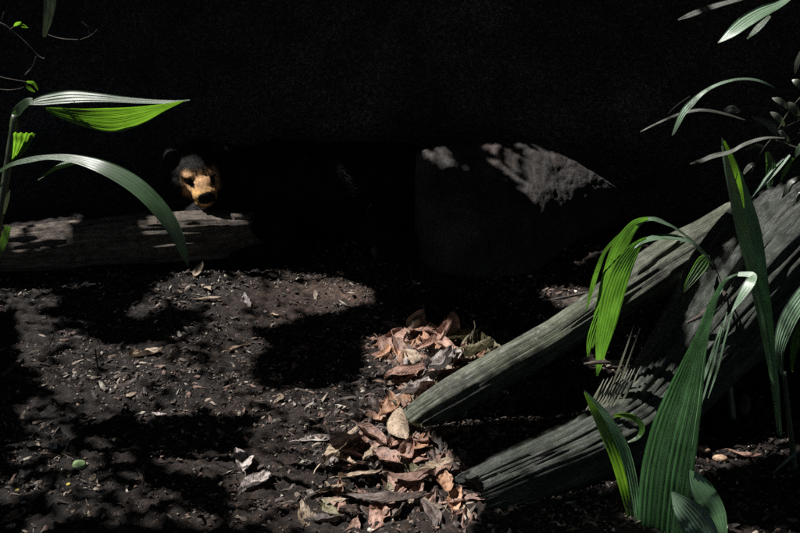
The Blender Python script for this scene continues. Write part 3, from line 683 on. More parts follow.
for rr, lb in (([(97, 343), (99, 356), (97, 371)], 'upright thin grey twig standing in the soil at the left'),
               ([(64, 366), (70, 357), (76, 350)], 'short slanting grey twig left of the upright twig'),
               ([(2, 380), (14, 370), (23, 362)], 'stout brown stick with an orange end at the left edge'),
               ([(284, 450), (296, 458), (307, 466)], 'dark slanting twig on the soil below the flat pale leaf'),
               ([(391, 345), (400, 340), (410, 334)], 'pale broken stick lying at the back of the leaf litter'),
               ([(400, 368), (408, 364), (412, 360)], 'short ochre stick among the pink brown leaves'),
               ([(70, 434), (88, 424), (96, 418)], 'dark bent twig on the soil at the lower left'),
               ([(170, 300), (190, 296), (222, 303)], 'thin twig lying level on the soil below the pale log')):
    rad = {'stout': 2.8, 'pale ': 2.4}.get(lb[:5], .9)
    pts = []
    for k, (a, b) in enumerate(rr):
        g = G(a, b); up = .05 if 'upright' in lb and k < 2 else .012
        if 'upright' in lb: g = Vector((G(97, 371).x + .003 * k, G(97, 371).y, gz(g.x, g.y))); g.z = G(97, 371).z + (.085, .04, -.01)[k]; up = 0
        pts.append((g.x, g.y, g.z + up, rad * pxm(g.y) * (1, 1.1, .7)[k]))
    V, F, Fb = tube_data(pts, 30, 8, ridge=.3, seed=a)
    tag(recenter(mesh('stick' if rad > 2 else 'twig', V, F, M_BACKLOG if 'pale' in lb else M_TWIG, fib=Fb)), lb, 'stick' if rad > 2 else 'twig')

# ------------------------------------------------------------------ dead leaves
def dead_leaf_mesh(L, W, curl, bend, wavy, seed, torn=0.0, lobes=0):
    n, a = 18, 10; V = []; UV = []; F = []
    rnd = random.Random(seed); skew = rnd.uniform(-.15, .15)
    for i in range(n + 1):
        t = i / n
        wd = W * (math.sin(math.pi * min(1, t * .96 + .02)) ** .72) * (1 - .25 * t)
        if lobes: wd *= .62 + .38 * abs(math.cos(t * math.pi * lobes))
        ang = bend * (t - .5); ly = math.sin(ang) / max(abs(bend), .05) * L if abs(bend) > .05 else (t - .5) * L
        lz = (1 - math.cos(ang)) / max(abs(bend), .05) * L * (1 if bend > 0 else -1) if abs(bend) > .05 else 0
        for j in range(a + 1):
            s = j / a * 2 - 1
            e = 1 + .10 * n3(seed, t * 7, s * 3) - torn * max(0, n3(seed * 3.3, t * 4, (s > 0) * 9)) * abs(s)
            cw = wd * .5 * s * e; ca = curl * s * (1 if s > 0 else .8)
            x = math.sin(ca) / max(abs(curl), .05) * wd * .5 * e if abs(curl) > .05 else cw
            z = (1 - math.cos(ca)) / max(abs(curl), .05) * wd * .5 * (1 if curl > 0 else -1) if abs(curl) > .05 else 0
            z += wavy * L * (n3(seed + t * 2.4, s * 1.6, 2) + .4 * n3(seed + t * 7, s * 4, 5)) + .02 * L * abs(s)
            V.append((x + skew * L * math.sin(t * math.pi), ly, z + lz)); UV.append((s, t))
    for i in range(n):
        for j in range(a):
            F.append((i * (a + 1) + j, i * (a + 1) + j + 1, (i + 1) * (a + 1) + j + 1, (i + 1) * (a + 1) + j))
    # stalk: a thin three-sided tube from the base
    b = len(V); ba = Vector(V[a // 2]); st = L * rnd.uniform(.08, .28)
    for k in range(5):
        q = ba + Vector((rnd.uniform(-.01, .01) * L, -st * k / 4, .02 * L * math.sin(k)))
        for m in range(3): V.append(tuple(q + Vector((math.cos(m * 2.09), 0, math.sin(m * 2.09))) * L * .012)); UV.append((0, 0))
    for k in range(4):
        for m in range(3): F.append((b + k * 3 + m, b + k * 3 + (m + 1) % 3, b + k * 3 + 3 + (m + 1) % 3, b + k * 3 + 3 + m))
    return V, F, UV
def dead_leaf(px, py, Lpx, Wr, angle, colour, label, group=None, curl=.5, bend=.5, wavy=.06, tilt=(0, 0), lift=.012, torn=0.0, lobes=0, flip=False, seed=None):
    """angle: direction of the leaf in the picture, degrees anticlockwise from right; drawn length in px"""
    g = G(px, py); seed = seed if seed is not None else px * 1.7 + py * .3
    # a px step up the picture covers more ground than one sideways
    q = G(px + math.cos(R(angle)) * Lpx / 2, py - math.sin(R(angle)) * Lpx / 2) - G(px - math.cos(R(angle)) * Lpx / 2, py + math.sin(R(angle)) * Lpx / 2)
    L = min(q.length, Lpx * pxm(g.y) * 1.5)
    V, F, UV = dead_leaf_mesh(L, L * Wr, curl, bend, wavy, seed, torn, lobes)
    o = mesh('dead_leaf', V, F, DEAD[colour], uv=UV)
    o.location = (g.x, g.y, g.z + lift)
    yaw = math.atan2(q.y, q.x) - math.pi / 2
    o.rotation_mode = 'ZXY'
    o.rotation_euler = (tilt[0] + (math.pi if flip else 0), tilt[1], yaw)
    tag(o, label, 'leaf', group); return o
PILE = 'large dead leaves in the litter heap'
D = dead_leaf
D(386, 350, 22, .8, -20, 'pink brown', 'pink brown dead leaf on the far left of the litter heap, folded into a triangle', PILE, curl=.7, tilt=(.2, .2), torn=.5)
D(367, 350, 26, .5, 170, 'pink brown', 'ragged flat pink brown leaf at the dark left border of the heap', PILE, curl=.3, torn=.8)
D(446, 340, 34, .6, 40, 'pink brown', 'broad pink brown leaf at the top of the heap, tilted against the dark', PILE, curl=.5, tilt=(.3, -.2), lift=.04)
D(436, 350, 46, .36, 22, 'pink brown', 'long boat-shaped pink brown leaf with curled edges above the black hollow', PILE, curl=1.5, bend=.7, lift=.05, tilt=(.1, -.3))
D(408, 382, 50, .5, 24, 'pink brown', 'wide pink brown leaf arching over a black hollow in the middle of the heap', PILE, curl=-.9, bend=-.6, lift=.055, tilt=(0, .1))
D(450, 358, 36, .5, -30, 'pink brown', 'pinkish leaf with torn margin right of the boat-shaped leaf', PILE, curl=.5, torn=.6, lift=.05)
D(398, 360, 30, .45, -50, 'pink brown', 'narrow grey-pink leaf leaning down left of the arching leaf', PILE, curl=.8, lift=.03, tilt=(.3, 0))
D(440, 381, 48, .55, 42, 'pale grey', 'crumpled silvery pale leaf lying against the pole log', PILE, curl=1.1, bend=.8, wavy=.16, lift=.06, torn=.5)
D(420, 398, 46, .4, 35, 'pale grey', 'second crumpled pale leaf, just below the silvery one, near the pole log end', PILE, curl=.9, wavy=.15, lift=.045, torn=.4)
D(455, 372, 22, .5, 80, 'pale grey', 'small pale torn leaf wedged between silvery leaf and pole log', PILE, curl=.9, wavy=.1, lift=.06)
D(466, 350, 44, .5, 10, 'olive', 'olive leaf crumpled at the upper right of the heap', PILE, curl=.8, wavy=.14, lift=.05, torn=.5)
D(470, 368, 46, .45, 5, 'olive', 'dark olive leaf folded flat above the pole log', PILE, curl=.7, wavy=.1, lift=.06, torn=.3)
D(510, 352, 34, .4, -12, 'olive', 'olive leaf at the far right tip of the heap by the pole log', PILE, curl=.6, wavy=.1, lift=.03)
D(488, 360, 26, .6, 70, 'olive', 'crinkled olive leaf with a pale green edge near the pole log', PILE, curl=1.0, wavy=.15, lift=.04)
D(482, 378, 16, .4, 55, 'orange brown', 'small orange leaf lying on the upper edge of the pole log', PILE, curl=.4, lift=.085)
D(384, 418, 36, .6, 70, 'orange brown', 'bright orange brown lobed leaf at the lower left of the pole log end', PILE, curl=.9, bend=.6, wavy=.12, lift=.035, lobes=2)
D(374, 424, 22, .5, 165, 'orange brown', 'small pale orange leaf pointing left beside the lobed orange leaf', PILE, curl=.5, lift=.02)
D(403, 437, 52, .5, 100, 'tan', 'large pale tan leaf rolled like a tube below the pole log end', PILE, curl=-1.35, bend=-.3, wavy=.03, lift=.055)
D(386, 470, 30, .8, 150, 'pink brown', 'squarish crumpled pinkish leaf with a black gap, below the rolled leaf', PILE, curl=.6, wavy=.13, lift=.04, torn=.6)
D(412, 487, 48, .55, 10, 'pink brown', 'wide grey-pink leaf spread at the bottom of the heap', PILE, curl=-.5, wavy=.06, lift=.045, torn=.3)
D(438, 480, 40, .4, 24, 'tan', 'triangular tan leaf pointing right at the dark edge of the heap', PILE, curl=.6, lift=.05)
D(446, 496, 30, .6, 100, 'orange brown', 'rust orange leaf standing near the broken end of the trunk', PILE, curl=.9, wavy=.1, lift=.04, torn=.4)
D(456, 508, 28, .5, 80, 'orange brown', 'pointed orange leaf tipped down at the lower right corner of the heap', PILE, curl=.7, lift=.02, tilt=(.3, .3))
D(385, 505, 84, .26, 0, 'dark brown', 'long dark brown leaf lying level over a black hollow', PILE, curl=-.9, bend=-.35, lift=.045)
D(418, 452, 26, .5, 60, 'orange brown', 'orange brown sliver of leaf right of the rolled tan leaf', PILE, curl=.6, lift=.03)
D(372, 446, 36, .4, -35, 'pink brown', 'brown leaf folded under the rolled tan leaf on its left', PILE, curl=.8, lift=.03, wavy=.1)
D(342, 461, 48, .36, 40, 'tan', 'brownish leaf with a raised edge between the flat pale leaf and the heap', PILE, curl=.9, lift=.045, tilt=(0, -.3))
D(360, 487, 44, .3, 8, 'tan', 'narrow tan leaf above the long dark leaf', PILE, curl=.7, lift=.035, wavy=.09)
D(332, 496, 34, .3, 20, 'tan', 'small tan leaf left of the long dark leaf', PILE, curl=.9, lift=.02)
D(343, 515, 26, .4, 0, 'orange brown', 'short orange brown leaf on the soil under the long dark leaf', PILE, curl=.5, lift=.01)
D(322, 443, 46, .42, 4, 'pale grey', 'flat pale grey leaf with a wavy outline lying alone on bare soil', None, curl=.2, bend=.2, wavy=.02, lobes=2, lift=.01)
D(240, 468, 34, .6, 110, 'pale grey', 'upper of two curled pinkish white leaves on the dark soil', None, curl=.9, wavy=.09, lift=.02, torn=.5)
D(256, 486, 34, .7, 35, 'pale grey', 'lower of two curled pinkish white leaves on the dark soil', None, curl=.8, wavy=.12, lift=.02, torn=.6)
D(54, 450, 14, .6, 80, 'pale grey', 'left of two tiny white leaves standing in the dark soil', None, curl=.5, lift=.012, tilt=(.5, 0))
D(66, 450, 15, .5, 45, 'pale grey', 'right of two tiny white leaves standing in the dark soil', None, curl=.4, lift=.012, tilt=(.5, 0))
D(16, 520, 28, .65, 30, 'pink brown', 'round dull pink leaf in the bottom left corner', None, curl=.4, lift=.012)
D(146, 358, 34, .8, 10, 'tan', 'lacy tan leaf full of holes in the middle of the left soil', None, curl=.5, torn=1.1, wavy=.1, lift=.015)
D(130, 398, 14, .7, 10, 'tan', 'small cream leaf scrap below the lacy tan leaf', None, curl=.3, lift=.012)
D(122, 388, 30, .5, 10, 'dark brown', 'brown leaf tent just above the cream scrap', None, curl=-.8, lift=.015)
D(160, 417, 14, .6, -10, 'pale grey', 'small bluish grey leaf scrap in front of the shadow', None, curl=.4, lift=.01)
D(199, 277, 16, .5, 30, 'tan', 'pale pointed leaf at the back edge of the lit soil', None, curl=.4, lift=.03, tilt=(.4, 0))
D(207, 302, 28, .3, 4, 'tan', 'flat orange-tan leaf lying level behind the dark band', None, curl=.3, lift=.015)
D(238, 352, 26, .3, 18, 'tan', 'thin tan leaf with a yellow scrap at the edge of the round shadow', None, curl=.6, lift=.012)
D(745, 457, 34, .45, -8, 'pink brown', 'dim brown leaf in the dark at the lower right', None, curl=.7, lift=.01)
D(545, 463, 9, .6, 10, 'tan', 'small tan leaf fragment stuck on the trunk near its broken end', None, curl=.2, lift=.0)
o = bpy.data.objects[[x.name for x in bpy.data.objects if x.name.startswith('dead_leaf')][-1]]

# fillers of the heap and scraps on the soil
cols = ['pink brown'] * 8 + ['tan'] * 2 + ['dark brown'] * 4 + ['orange brown'] * 2 + ['pale grey', 'olive']
def inpoly(x, y, poly):
    c = False; j = len(poly) - 1
    for i in range(len(poly)):
        if (poly[i][1] > y) != (poly[j][1] > y) and x < (poly[j][0] - poly[i][0]) * (y - poly[i][1]) / (poly[j][1] - poly[i][1]) + poly[i][0]: c = not c
        j = i
    return c
heap = [(366, 340), (392, 334), (430, 330), (480, 340), (522, 352), (470, 385), (425, 412), (470, 440), (480, 533), (330, 533), (300, 520), (318, 480), (350, 440), (372, 420), (400, 395), (398, 365), (370, 356)]
rnd = random.Random(3); cnt = 0
def place_words(x, y):
    if y < 352: return 'at the heap\'s dark upper edge' if x < 450 else 'at the heap\'s upper right'
    if y < 392: return 'up beside the pole log' if x > 440 else 'high on the heap\'s left'
    if y < 432: return 'by the pole log\'s lower end'
    if y < 470: return 'below the rolled tan leaf' if x > 385 else 'left of the rolled leaf'
    if y < 505: return 'near the trunk\'s broken end' if x > 425 else ('in the lower heap' if x > 365 else 'left of the long dark leaf')
    return 'along the bottom right edge' if x > 400 else 'under the long dark leaf'
def words(L, Wr, curl, torn, a, b):
    return f"{'tiny' if L < a else 'small' if L < b else 'mid-sized'} {'narrow' if Wr < .42 else 'broad'}", ('curled ' if abs(curl) > .7 else 'flat ') + ('torn ' if torn else '')
while cnt < 215:
    x, y = rnd.uniform(300, 525), rnd.uniform(330, 540)
    if cnt % 5 < 2: x, y = rnd.uniform(366, 525), rnd.uniform(332, 412)
    if not inpoly(x, y, heap): continue
    c = rnd.choice(cols)
    if x > 465 and y < 400: c = rnd.choice(['olive', 'olive', 'dark brown'])
    L = rnd.uniform(15, 44); Wr = rnd.uniform(.35, .68); cu = rnd.uniform(-.7, .9); to = rnd.choice([0, .6, 1.0]); sz, st = words(L, Wr, cu, to, 17, 26)
    dead_leaf(x, y, L, Wr, rnd.uniform(0, 360), c, f'{sz} {c} {st}dead leaf {place_words(x, y)}', 'small dead leaves in the litter heap',
              curl=cu, bend=rnd.uniform(-.8, .9), wavy=rnd.uniform(.05, .16), tilt=(rnd.gauss(0, .26), rnd.gauss(0, .26)), lift=rnd.uniform(.004, .028), torn=to, seed=cnt * 3.1)
    cnt += 1
def soil_words(x, y):
    v = 'by the pale log' if y < 310 else 'behind the round shadow' if y < 350 and x > 180 else 'in mid-soil' if y < 415 else 'near the flat pale leaf' if x > 270 and y < 480 else 'by the green fruit' if x < 130 and y < 490 else 'by the curled whitish leaves' if 180 < x < 300 else 'towards the bottom'
    return v + (', far left' if x < 60 else ', left' if x < 150 else '')
for k in range(38):
    x = rnd.uniform(-5, 400); y = rnd.uniform(275, 533)
    c = rnd.choice(['tan', 'dark brown', 'dark brown', 'pink brown', 'dark brown', 'pale grey'])
    L = rnd.uniform(4, 18); Wr = rnd.uniform(.3, .6); cu = rnd.uniform(-.8, 1); to = rnd.choice([0, .9]); sz, st = words(L, Wr, cu, to, 9, 99)
    dead_leaf(x, y, L, Wr, rnd.uniform(0, 360), c, f'{sz} {c} {st}leaf scrap {soil_words(x, y)}', 'leaf scraps scattered on the bare soil',
              curl=cu, bend=rnd.uniform(-.5, .7), wavy=.1, tilt=(rnd.gauss(0, .2), rnd.gauss(0, .2)), lift=.010, torn=to, seed=k * 7.7)

# green fruit, pale seeds, yellow bits
def egg(name, g, r, colr, label, cat, rot=(0, 0, 0), group=None):
    bm = bmesh.new(); bmesh.ops.create_icosphere(bm, subdivisions=4, radius=1); V = []
    for v in bm.verts:
        c = v.co; k = 1 + .06 * n3(c.x * 2 + g.x * 9, c.y * 2, c.z * 2) - .12 * max(0, c.x) ** 3
        V.append(Vector((c.x * r[0] * k, c.y * r[1] * k, c.z * r[2] * k)))
    F = [tuple(v.index for v in f.verts) for f in bm.faces]; bm.free()
    o = mesh(name, V, F, M_CRUMB, col=[tuple(np.array(colr) * (.75 + .5 * (.5 + n3(v.x * 80, v.y * 80, v.z * 80 + g.y)))) for v in V])
    o.location = g; o.rotation_euler = rot; return tag(o, label, cat, group)
g = G(80, 468); egg('fruit', g + Vector((0, 0, .010)), (.024, .017, .014), (.20, .30, .13), 'green oval fallen fruit on the dark soil at the lower left', 'fruit', (0, 0, -.6))
for a, b, n_ in ((57, 385, 'tiny yellow seed on the soil near the left edge, beyond the fruit'), (69, 487, 'tiny yellow seed on the soil below the green fruit'), (18, 493, 'tiny yellow seed nearest the bottom left corner'), (65, 457, 'tiny green seed left of the green fruit')):
    egg('seed', G(a, b) + Vector((0, 0, .008)), (.007, .006, .005), (.5, .42, .10), n_, 'seed', group='tiny seeds on the soil')
for a, b, ang, n_ in ((703, 453, -.5, 'left of two pale orange pods lying in the dark at the lower right'), (720, 462, -.35, 'right of two pale orange pods lying in the dark at the lower right')):
    o = egg('seed_pod', G(a, b) + Vector((0, 0, .012)), (.024, .014, .012), (.40, .26, .17), n_, 'pod', (0, 0, ang), 'pale orange pods'); ASK[o.name] = .7

# crumbs: countless bits of bark, soil clods and leaf fragments
def crumbs():
    r = random.Random(11); V = []; F = []; C = []
    pal = [(.05, .04, .035)] * 6 + [(.10, .08, .07)] * 4 + [(.20, .16, .13), (.30, .25, .2), (.16, .10, .08), (.42, .38, .32), (.12, .09, .07), (.20, .13, .10)]
    for k in range(64000):
        x = r.uniform(-1.75, 1.2); y = r.uniform(2.42, 5.2)
        heapd = math.exp(-(((x - .12) / .3) ** 2 + ((y - 3.3) / .6) ** 2))
        if r.random() > .5 + .4 * n3(x * 3, y * 3, 2) * 2 + heapd: continue
        z = gz(x, y) + .010; s = .0014 + .0085 * r.random() ** 3.2 + (.006 * r.random() if heapd > .5 else 0)
        c = r.choice(pal); kk = r.uniform(.6, 1.3); c = tuple(a * kk for a in c)
        q = Matrix.Rotation(r.uniform(0, 6.28), 3, 'Z') @ Matrix.Rotation(r.gauss(0, .5), 3, 'X') @ Matrix.Rotation(r.gauss(0, .4), 3, 'Y')
        b = len(V)
        if r.random() < .5:     # flake
            el = r.uniform(1.2, 3.5); nn = 6
            for t in range(nn):
                a = t / nn * 6.283; rr = s * r.uniform(.6, 1.2)
                V.append(q @ Vector((math.cos(a) * rr * el, math.sin(a) * rr, r.uniform(-.3, .3) * s)) + Vector((x, y, z))); C.append(c)
            V.append(q @ Vector((0, 0, s * .5)) + Vector((x, y, z))); C.append(c)
            for t in range(nn): F.append((b + t, b + (t + 1) % nn, b + nn))
        else:                   # clod
            for d in ((1, 0, 0), (-1, 0, 0), (0, 1, 0), (0, -1, 0), (0, 0, .8), (0, 0, -.8)):
                V.append(q @ (Vector(d) * s * r.uniform(.6, 1.1)) + Vector((x, y, z))); C.append(c)
            for t in ((0, 2, 4), (2, 1, 4), (1, 3, 4), (3, 0, 4), (2, 0, 5), (1, 2, 5), (3, 1, 5), (0, 3, 5)): F.append(tuple(b + e for e in t))
    tag(mesh('forest_debris', V, F, M_CRUMB, col=C, smooth=False), 'dark soil crumbs, bark bits and leaf fragments strewn over the ground', 'debris', kind='stuff')
crumbs()

# ------------------------------------------------------------------ shade canopy added overhead, its gaps cut to shape the sunlight
LIT = [  # photo polygons on ground, logs and boulder, and the share of sun that reaches them
 (.2, [(0, 236), (62, 222), (66, 300), (40, 308), (0, 312)]),
 (.6, [(0, 226), (92, 214), (84, 232), (62, 262), (0, 268)]),
 (1.0, [(146, 222), (168, 212), (240, 204), (246, 222), (236, 240), (200, 250), (150, 258)]),
 (.38, [(20, 312), (60, 322), (110, 342), (160, 342), (212, 318), (250, 330), (262, 345), (248, 370), (250, 385), (300, 390), (356, 384), (372, 356), (398, 352), (420, 400), (380, 430), (320, 470), (290, 533), (270, 533), (252, 470), (258, 430), (248, 415), (100, 418), (60, 400), (28, 360)]),
 (.5, [(150, 292), (176, 276), (240, 272), (262, 286), (300, 300), (290, 322), (252, 326), (204, 312), (170, 306), (132, 318), (120, 308)]),
 (.25, [(250, 275), (330, 272), (330, 300), (270, 305)]),
 (1.0, [(310, 288), (330, 278), (352, 282), (374, 296), (352, 304), (330, 312), (305, 310), (318, 300)]),
 (1.0, [(366, 342), (392, 332), (430, 328), (480, 338), (524, 350), (470, 390), (425, 415), (462, 440), (478, 533), (318, 533), (300, 520), (318, 480), (350, 440), (372, 420), (396, 400), (398, 365), (368, 356)]),
 (.11, [(0, 440), (100, 446), (150, 452), (145, 476), (100, 485), (240, 500), (280, 533), (0, 533)]),
 (.15, [(150, 447), (262, 445), (262, 480), (250, 500), (180, 470)]),
 (.12, [(28, 400), (100, 418), (100, 446), (20, 444)]),
 (.80, [(230, 460), (262, 462), (268, 496), (236, 494)]),
 (.9, [(455, 478), (620, 400), (560, 440), (545, 450), (470, 488)]),
 (.75, [(470, 484), (560, 440), (640, 372), (700, 372), (672, 420), (600, 462), (484, 516)]),
 (.8, [(740, 215), (770, 190), (820, 186), (820, 330), (770, 345), (700, 350), (690, 325), (720, 280)]),
 (1.0, [(170, 169), (176, 162), (188, 159), (200, 164), (210, 172), (212, 190), (207, 199), (190, 200), (183, 195), (182, 184), (172, 178)]),

 (1.0, [(528, 150), (545, 152), (575, 162), (618, 187), (598, 196), (575, 202), (560, 208), (560, 236), (546, 228), (545, 200), (532, 180)]), (.22, [(486, 142), (545, 148), (545, 200), (536, 214), (520, 180), (490, 160)]),
 (1, [(566, 172), (592, 182), (588, 198), (562, 202)]),
 (.12, [(172, 198), (185, 196), (212, 198), (236, 200), (234, 208), (215, 214), (190, 210), (170, 212)]),
 (.8, [(421, 147), (437, 149), (454, 159), (450, 166), (434, 160)]),
 (.6, [(338, 172), (358, 170), (356, 196), (340, 196)]),
 (.35, [(552, 236), (574, 240), (572, 252), (560, 250)]),
 (.7, [(545, 290), (606, 286), (608, 312), (582, 316), (560, 306)]),
 (.6, [(738, 392), (756, 392), (756, 424), (738, 422)]), (.6, [(694, 446), (762, 450), (754, 470), (708, 468)]),
]
DARK = [
 [(60, 240), (90, 205), (146, 200), (150, 258), (150, 290), (128, 318), (100, 330), (62, 320), (50, 290)],
 [(70, 312), (150, 316), (215, 298), (212, 320), (160, 345), (100, 345), (60, 326)],
 [(254, 352), (268, 330), (300, 314), (372, 304), (372, 350), (360, 382), (300, 390), (256, 378), (246, 366)],
 [(-5, 318), (16, 322), (22, 360), (10, 372), (22, 400), (18, 440), (-5, 450)],
 [(96, 424), (170, 416), (200, 408), (250, 414), (262, 432), (230, 446), (150, 448), (110, 440)],
 [(138, 470), (180, 468), (250, 496), (230, 504), (160, 492)],
 [(414, 425), (455, 405), (600, 315), (690, 262), (720, 270), (690, 330), (600, 392), (500, 452), (455, 478), (445, 450)],
 [(400, 360), (425, 352), (415, 370), (402, 372)],
 [(470, 520), (600, 465), (700, 400), (760, 352), (800, 350), (800, 533), (465, 533)],
]
CELL = .012; HREF = 2.8; GX0, GX1, GY0, GY1 = -5.0, 1.4, 1.7, 6.4
def to_canopy(p):
    t = (HREF - p.z) / SUN.z; return p.x + SUN.x * t, p.y + SUN.y * t
def build_canopy():
    nx = int((GX1 - GX0) / CELL); ny = int((GY1 - GY0) / CELL)
    want = np.zeros((ny, nx), np.float32); yes = np.zeros((ny, nx), np.float32); no = np.zeros((ny, nx), np.float32)
    dg = bpy.context.evaluated_depsgraph_get(); dg.update()
    for py in np.arange(-12, 545, 2.0):
        for px in np.arange(-14, 815, 2.0):
            d = ray(px, py).normalized()
            hit, loc, nor, idx, ob, mx = S.ray_cast(dg, VIEW0, d)
            if not hit or loc.y > 7: continue
            v = 0.0
            a = ASK.get(ob.name)
            if a is not None: v = a
            elif not (loc.y > 5.5 and ob.name == 'ground'):
                for s, poly in LIT:
                    if s > v and inpoly(px, py, poly): v = s
                if v > 0:
                    for poly in DARK:
                        if inpoly(px, py, poly): v = 0; break
            cx, cy = to_canopy(loc); i = int((cx - GX0) / CELL); j = int((cy - GY0) / CELL)
            if not (2 <= i < nx - 2 and 2 <= j < ny - 2): continue
            if v > 0 and a is None and loc.y < 4.4 and ob.name in ('ground', 'forest_debris'): open_ = True
            else: open_ = not S.ray_cast(dg, loc + SUN * .005, SUN)[0]
            if not open_: continue
            if v > 0 and ob.name.startswith(('log', 'fallen')) and loc.y < 4 and loc.x < .5:      # keep the beam on the log, off the ground in front of it
                g2 = S.ray_cast(dg, loc + SUN * .6 + Vector((0, -.018, 0)), -SUN)
                if not (g2[0] and (g2[4].name == ob.name or g2[4].name.startswith('dead'))): continue
            area = (loc.y / 3.2) ** 2
            thin = a is not None and not ob.name.startswith(('log', 'fallen'))
            rr = 1 if loc.y > 3.6 and loc.y < 4.4 or (thin and a >= .6 and loc.x < -.6) else 0
            if v <= 0: no[j - 1:j + 2, i - 1:i + 2] += area * ((1.0 if loc.x > .7 else .9) if loc.x > .1 and ob.name in ('ground', 'forest_debris') else .5); continue
            blk = want[j - rr:j + rr + 1, i - rr:i + rr + 1]; np.maximum(blk, v, out=blk)
            yes[j - 1:j + 2, i - 1:i + 2] += area * (1.7 if thin else 1)
    want[no > yes * .9] = 0
    # close pin holes of the sampling
    pad = np.pad(want, 1); nb = np.stack([pad[a:a + ny, b:b + nx] for a in (0, 1, 2) for b in (0, 1, 2)])
    cntn = (nb > 0).sum(0); want = np.where((want == 0) & (cntn >= 4), nb.sum(0) / np.maximum(cntn, 1), want)
    # part shade: gaps dithered so a share of the sun comes through in flecks
    rs = np.random.RandomState(5)
    def smooth_noise(step):
        a = rs.rand(ny // step + 3, nx // step + 3)
        yi = np.arange(ny) / step; xi = np.arange(nx) / step; y0 = yi.astype(int); x0 = xi.astype(int); fy = (yi - y0)[:, None]; fx = (xi - x0)[None]
        return (a[y0][:, x0] * (1 - fy) * (1 - fx) + a[y0 + 1][:, x0] * fy * (1 - fx) + a[y0][:, x0 + 1] * (1 - fy) * fx + a[y0 + 1][:, x0 + 1] * fy * fx)
    nz = .35 * smooth_noise(7) + .65 * smooth_noise(2); rk = nz.ravel().argsort().argsort().reshape(nz.shape) / nz.size
    lit = rk < np.clip(want * 1.02, 0, 1); lit &= want > 0
    return lit, nx, ny
LITMAP, NX, NY = build_canopy()

SHADE_TREES = [(-3.9, 8.6), (3.4, 9.8), (-5.6, 4.0), (5.2, 4.4), (-.4, 12.6), (-8.5, 12.5), (8.5, 13.5), (2.4, 17.0), (-3.5, 18.5)]  # trees added to hold the sun-blocking leaves overhead
leafV = [[] for _ in SHADE_TREES]; leafF = [[] for _ in SHADE_TREES]
SH = [(0, -1), (.55, -.45), (.6, .1), (.3, .65), (0, 1), (-.3, .65), (-.6, .1), (-.55, -.45)]
def add_leaf(x, y, z, L, W, yaw, sx, sy):
    k = min(range(len(SHADE_TREES)), key=lambda i: (SHADE_TREES[i][0] - x) ** 2 + (SHADE_TREES[i][1] - y) ** 2)
    V = leafV[k]; b = len(V); c, s = math.cos(yaw), math.sin(yaw)
    for u, v in SH:
        a, bb = u * W, v * L; V.append((x + c * a - s * bb, y + s * a + c * bb, z + a * sx + bb * sy - .15 * (bb * bb) / L))
    leafF[k] += [(b, b + 1, b + 7), (b + 1, b + 2, b + 6, b + 7), (b + 2, b + 3, b + 5, b + 6), (b + 3, b + 4, b + 5)]
def fill():
    rs = random.Random(21)
    cover = np.zeros((NY, NX), np.int16)
    grid_t = [(a, b) for a in np.linspace(-1, 1, 21) for b in np.linspace(-1, 1, 21)]
    def inside(u, v):   # leaf outline test in unit space
        w_ = .62 * (1 - abs(v) ** 1.6); return abs(u) <= w_
    pts = np.array([(a * .62, b) for a, b in grid_t if inside(a * .62, b)])
    def attempt(x, y, L):
        W = L * rs.uniform(.75, 1.1); yaw = rs.uniform(0, 6.283); z = HREF + rs.uniform(-.10, .30)
        sx, sy = rs.uniform(-.2, .2), rs.uniform(-.2, .2)
        c, s = math.cos(yaw), math.sin(yaw); a = pts[:, 0] * W; b = pts[:, 1] * L
        # lit map position of each leaf point, slid along the sunbeam to the reference height
        zz = z + a * sx + b * sy - .15 * b * b / L; t = (HREF - zz) / SUN.z
        # centre so that the slid centre is (x, y)
        ox = -SUN.x * (HREF - z) / SUN.z; oy = -SUN.y * (HREF - z) / SUN.z
        X = x + ox + c * a - s * b; Y = y + oy + s * a + c * b
        ci = ((X + SUN.x * t - GX0) / CELL).astype(int); cj = ((Y + SUN.y * t - GY0) / CELL).astype(int)
        ok = (ci >= 0) & (ci < NX) & (cj >= 0) & (cj < NY); ci = ci[ok]; cj = cj[ok]
        if len(ci) and LITMAP[cj, ci].mean() > (0 if L > .013 else .3): return False
        if len(ci) == 0: return False
        if (cover[cj, ci] == 0).mean() < .12: return False
        cover[cj, ci] += 1; add_leaf(x + ox, y + oy, z, L, W, yaw, sx, sy); return True
    n = 0
    for L, tries in ((.16, 9000), (.10, 9000), (.06, 9000)):
        for _ in range(tries):
            x = rs.uniform(GX0, GX1); y = rs.uniform(GY0, GY1)
            n += attempt(x, y, L)
    for L in (.09, .05, .03, .018, .012, .0105):        # then patch what is still open and should be shaded
        for rep in range(3 if L > .02 else 2):
            jj, ii = np.nonzero((cover == 0) & ~LITMAP); idx = list(range(len(ii))); rs.shuffle(idx)
            for q in idx:
                if cover[jj[q], ii[q]] == 0: n += attempt(GX0 + (ii[q] + .5) * CELL, GY0 + (jj[q] + .5) * CELL, L * rs.uniform(.8, 1.2))
    print('fine canopy leaves', n, 'open share', ((cover == 0) & ~LITMAP).mean(), 'lit share', LITMAP.mean())
fill()
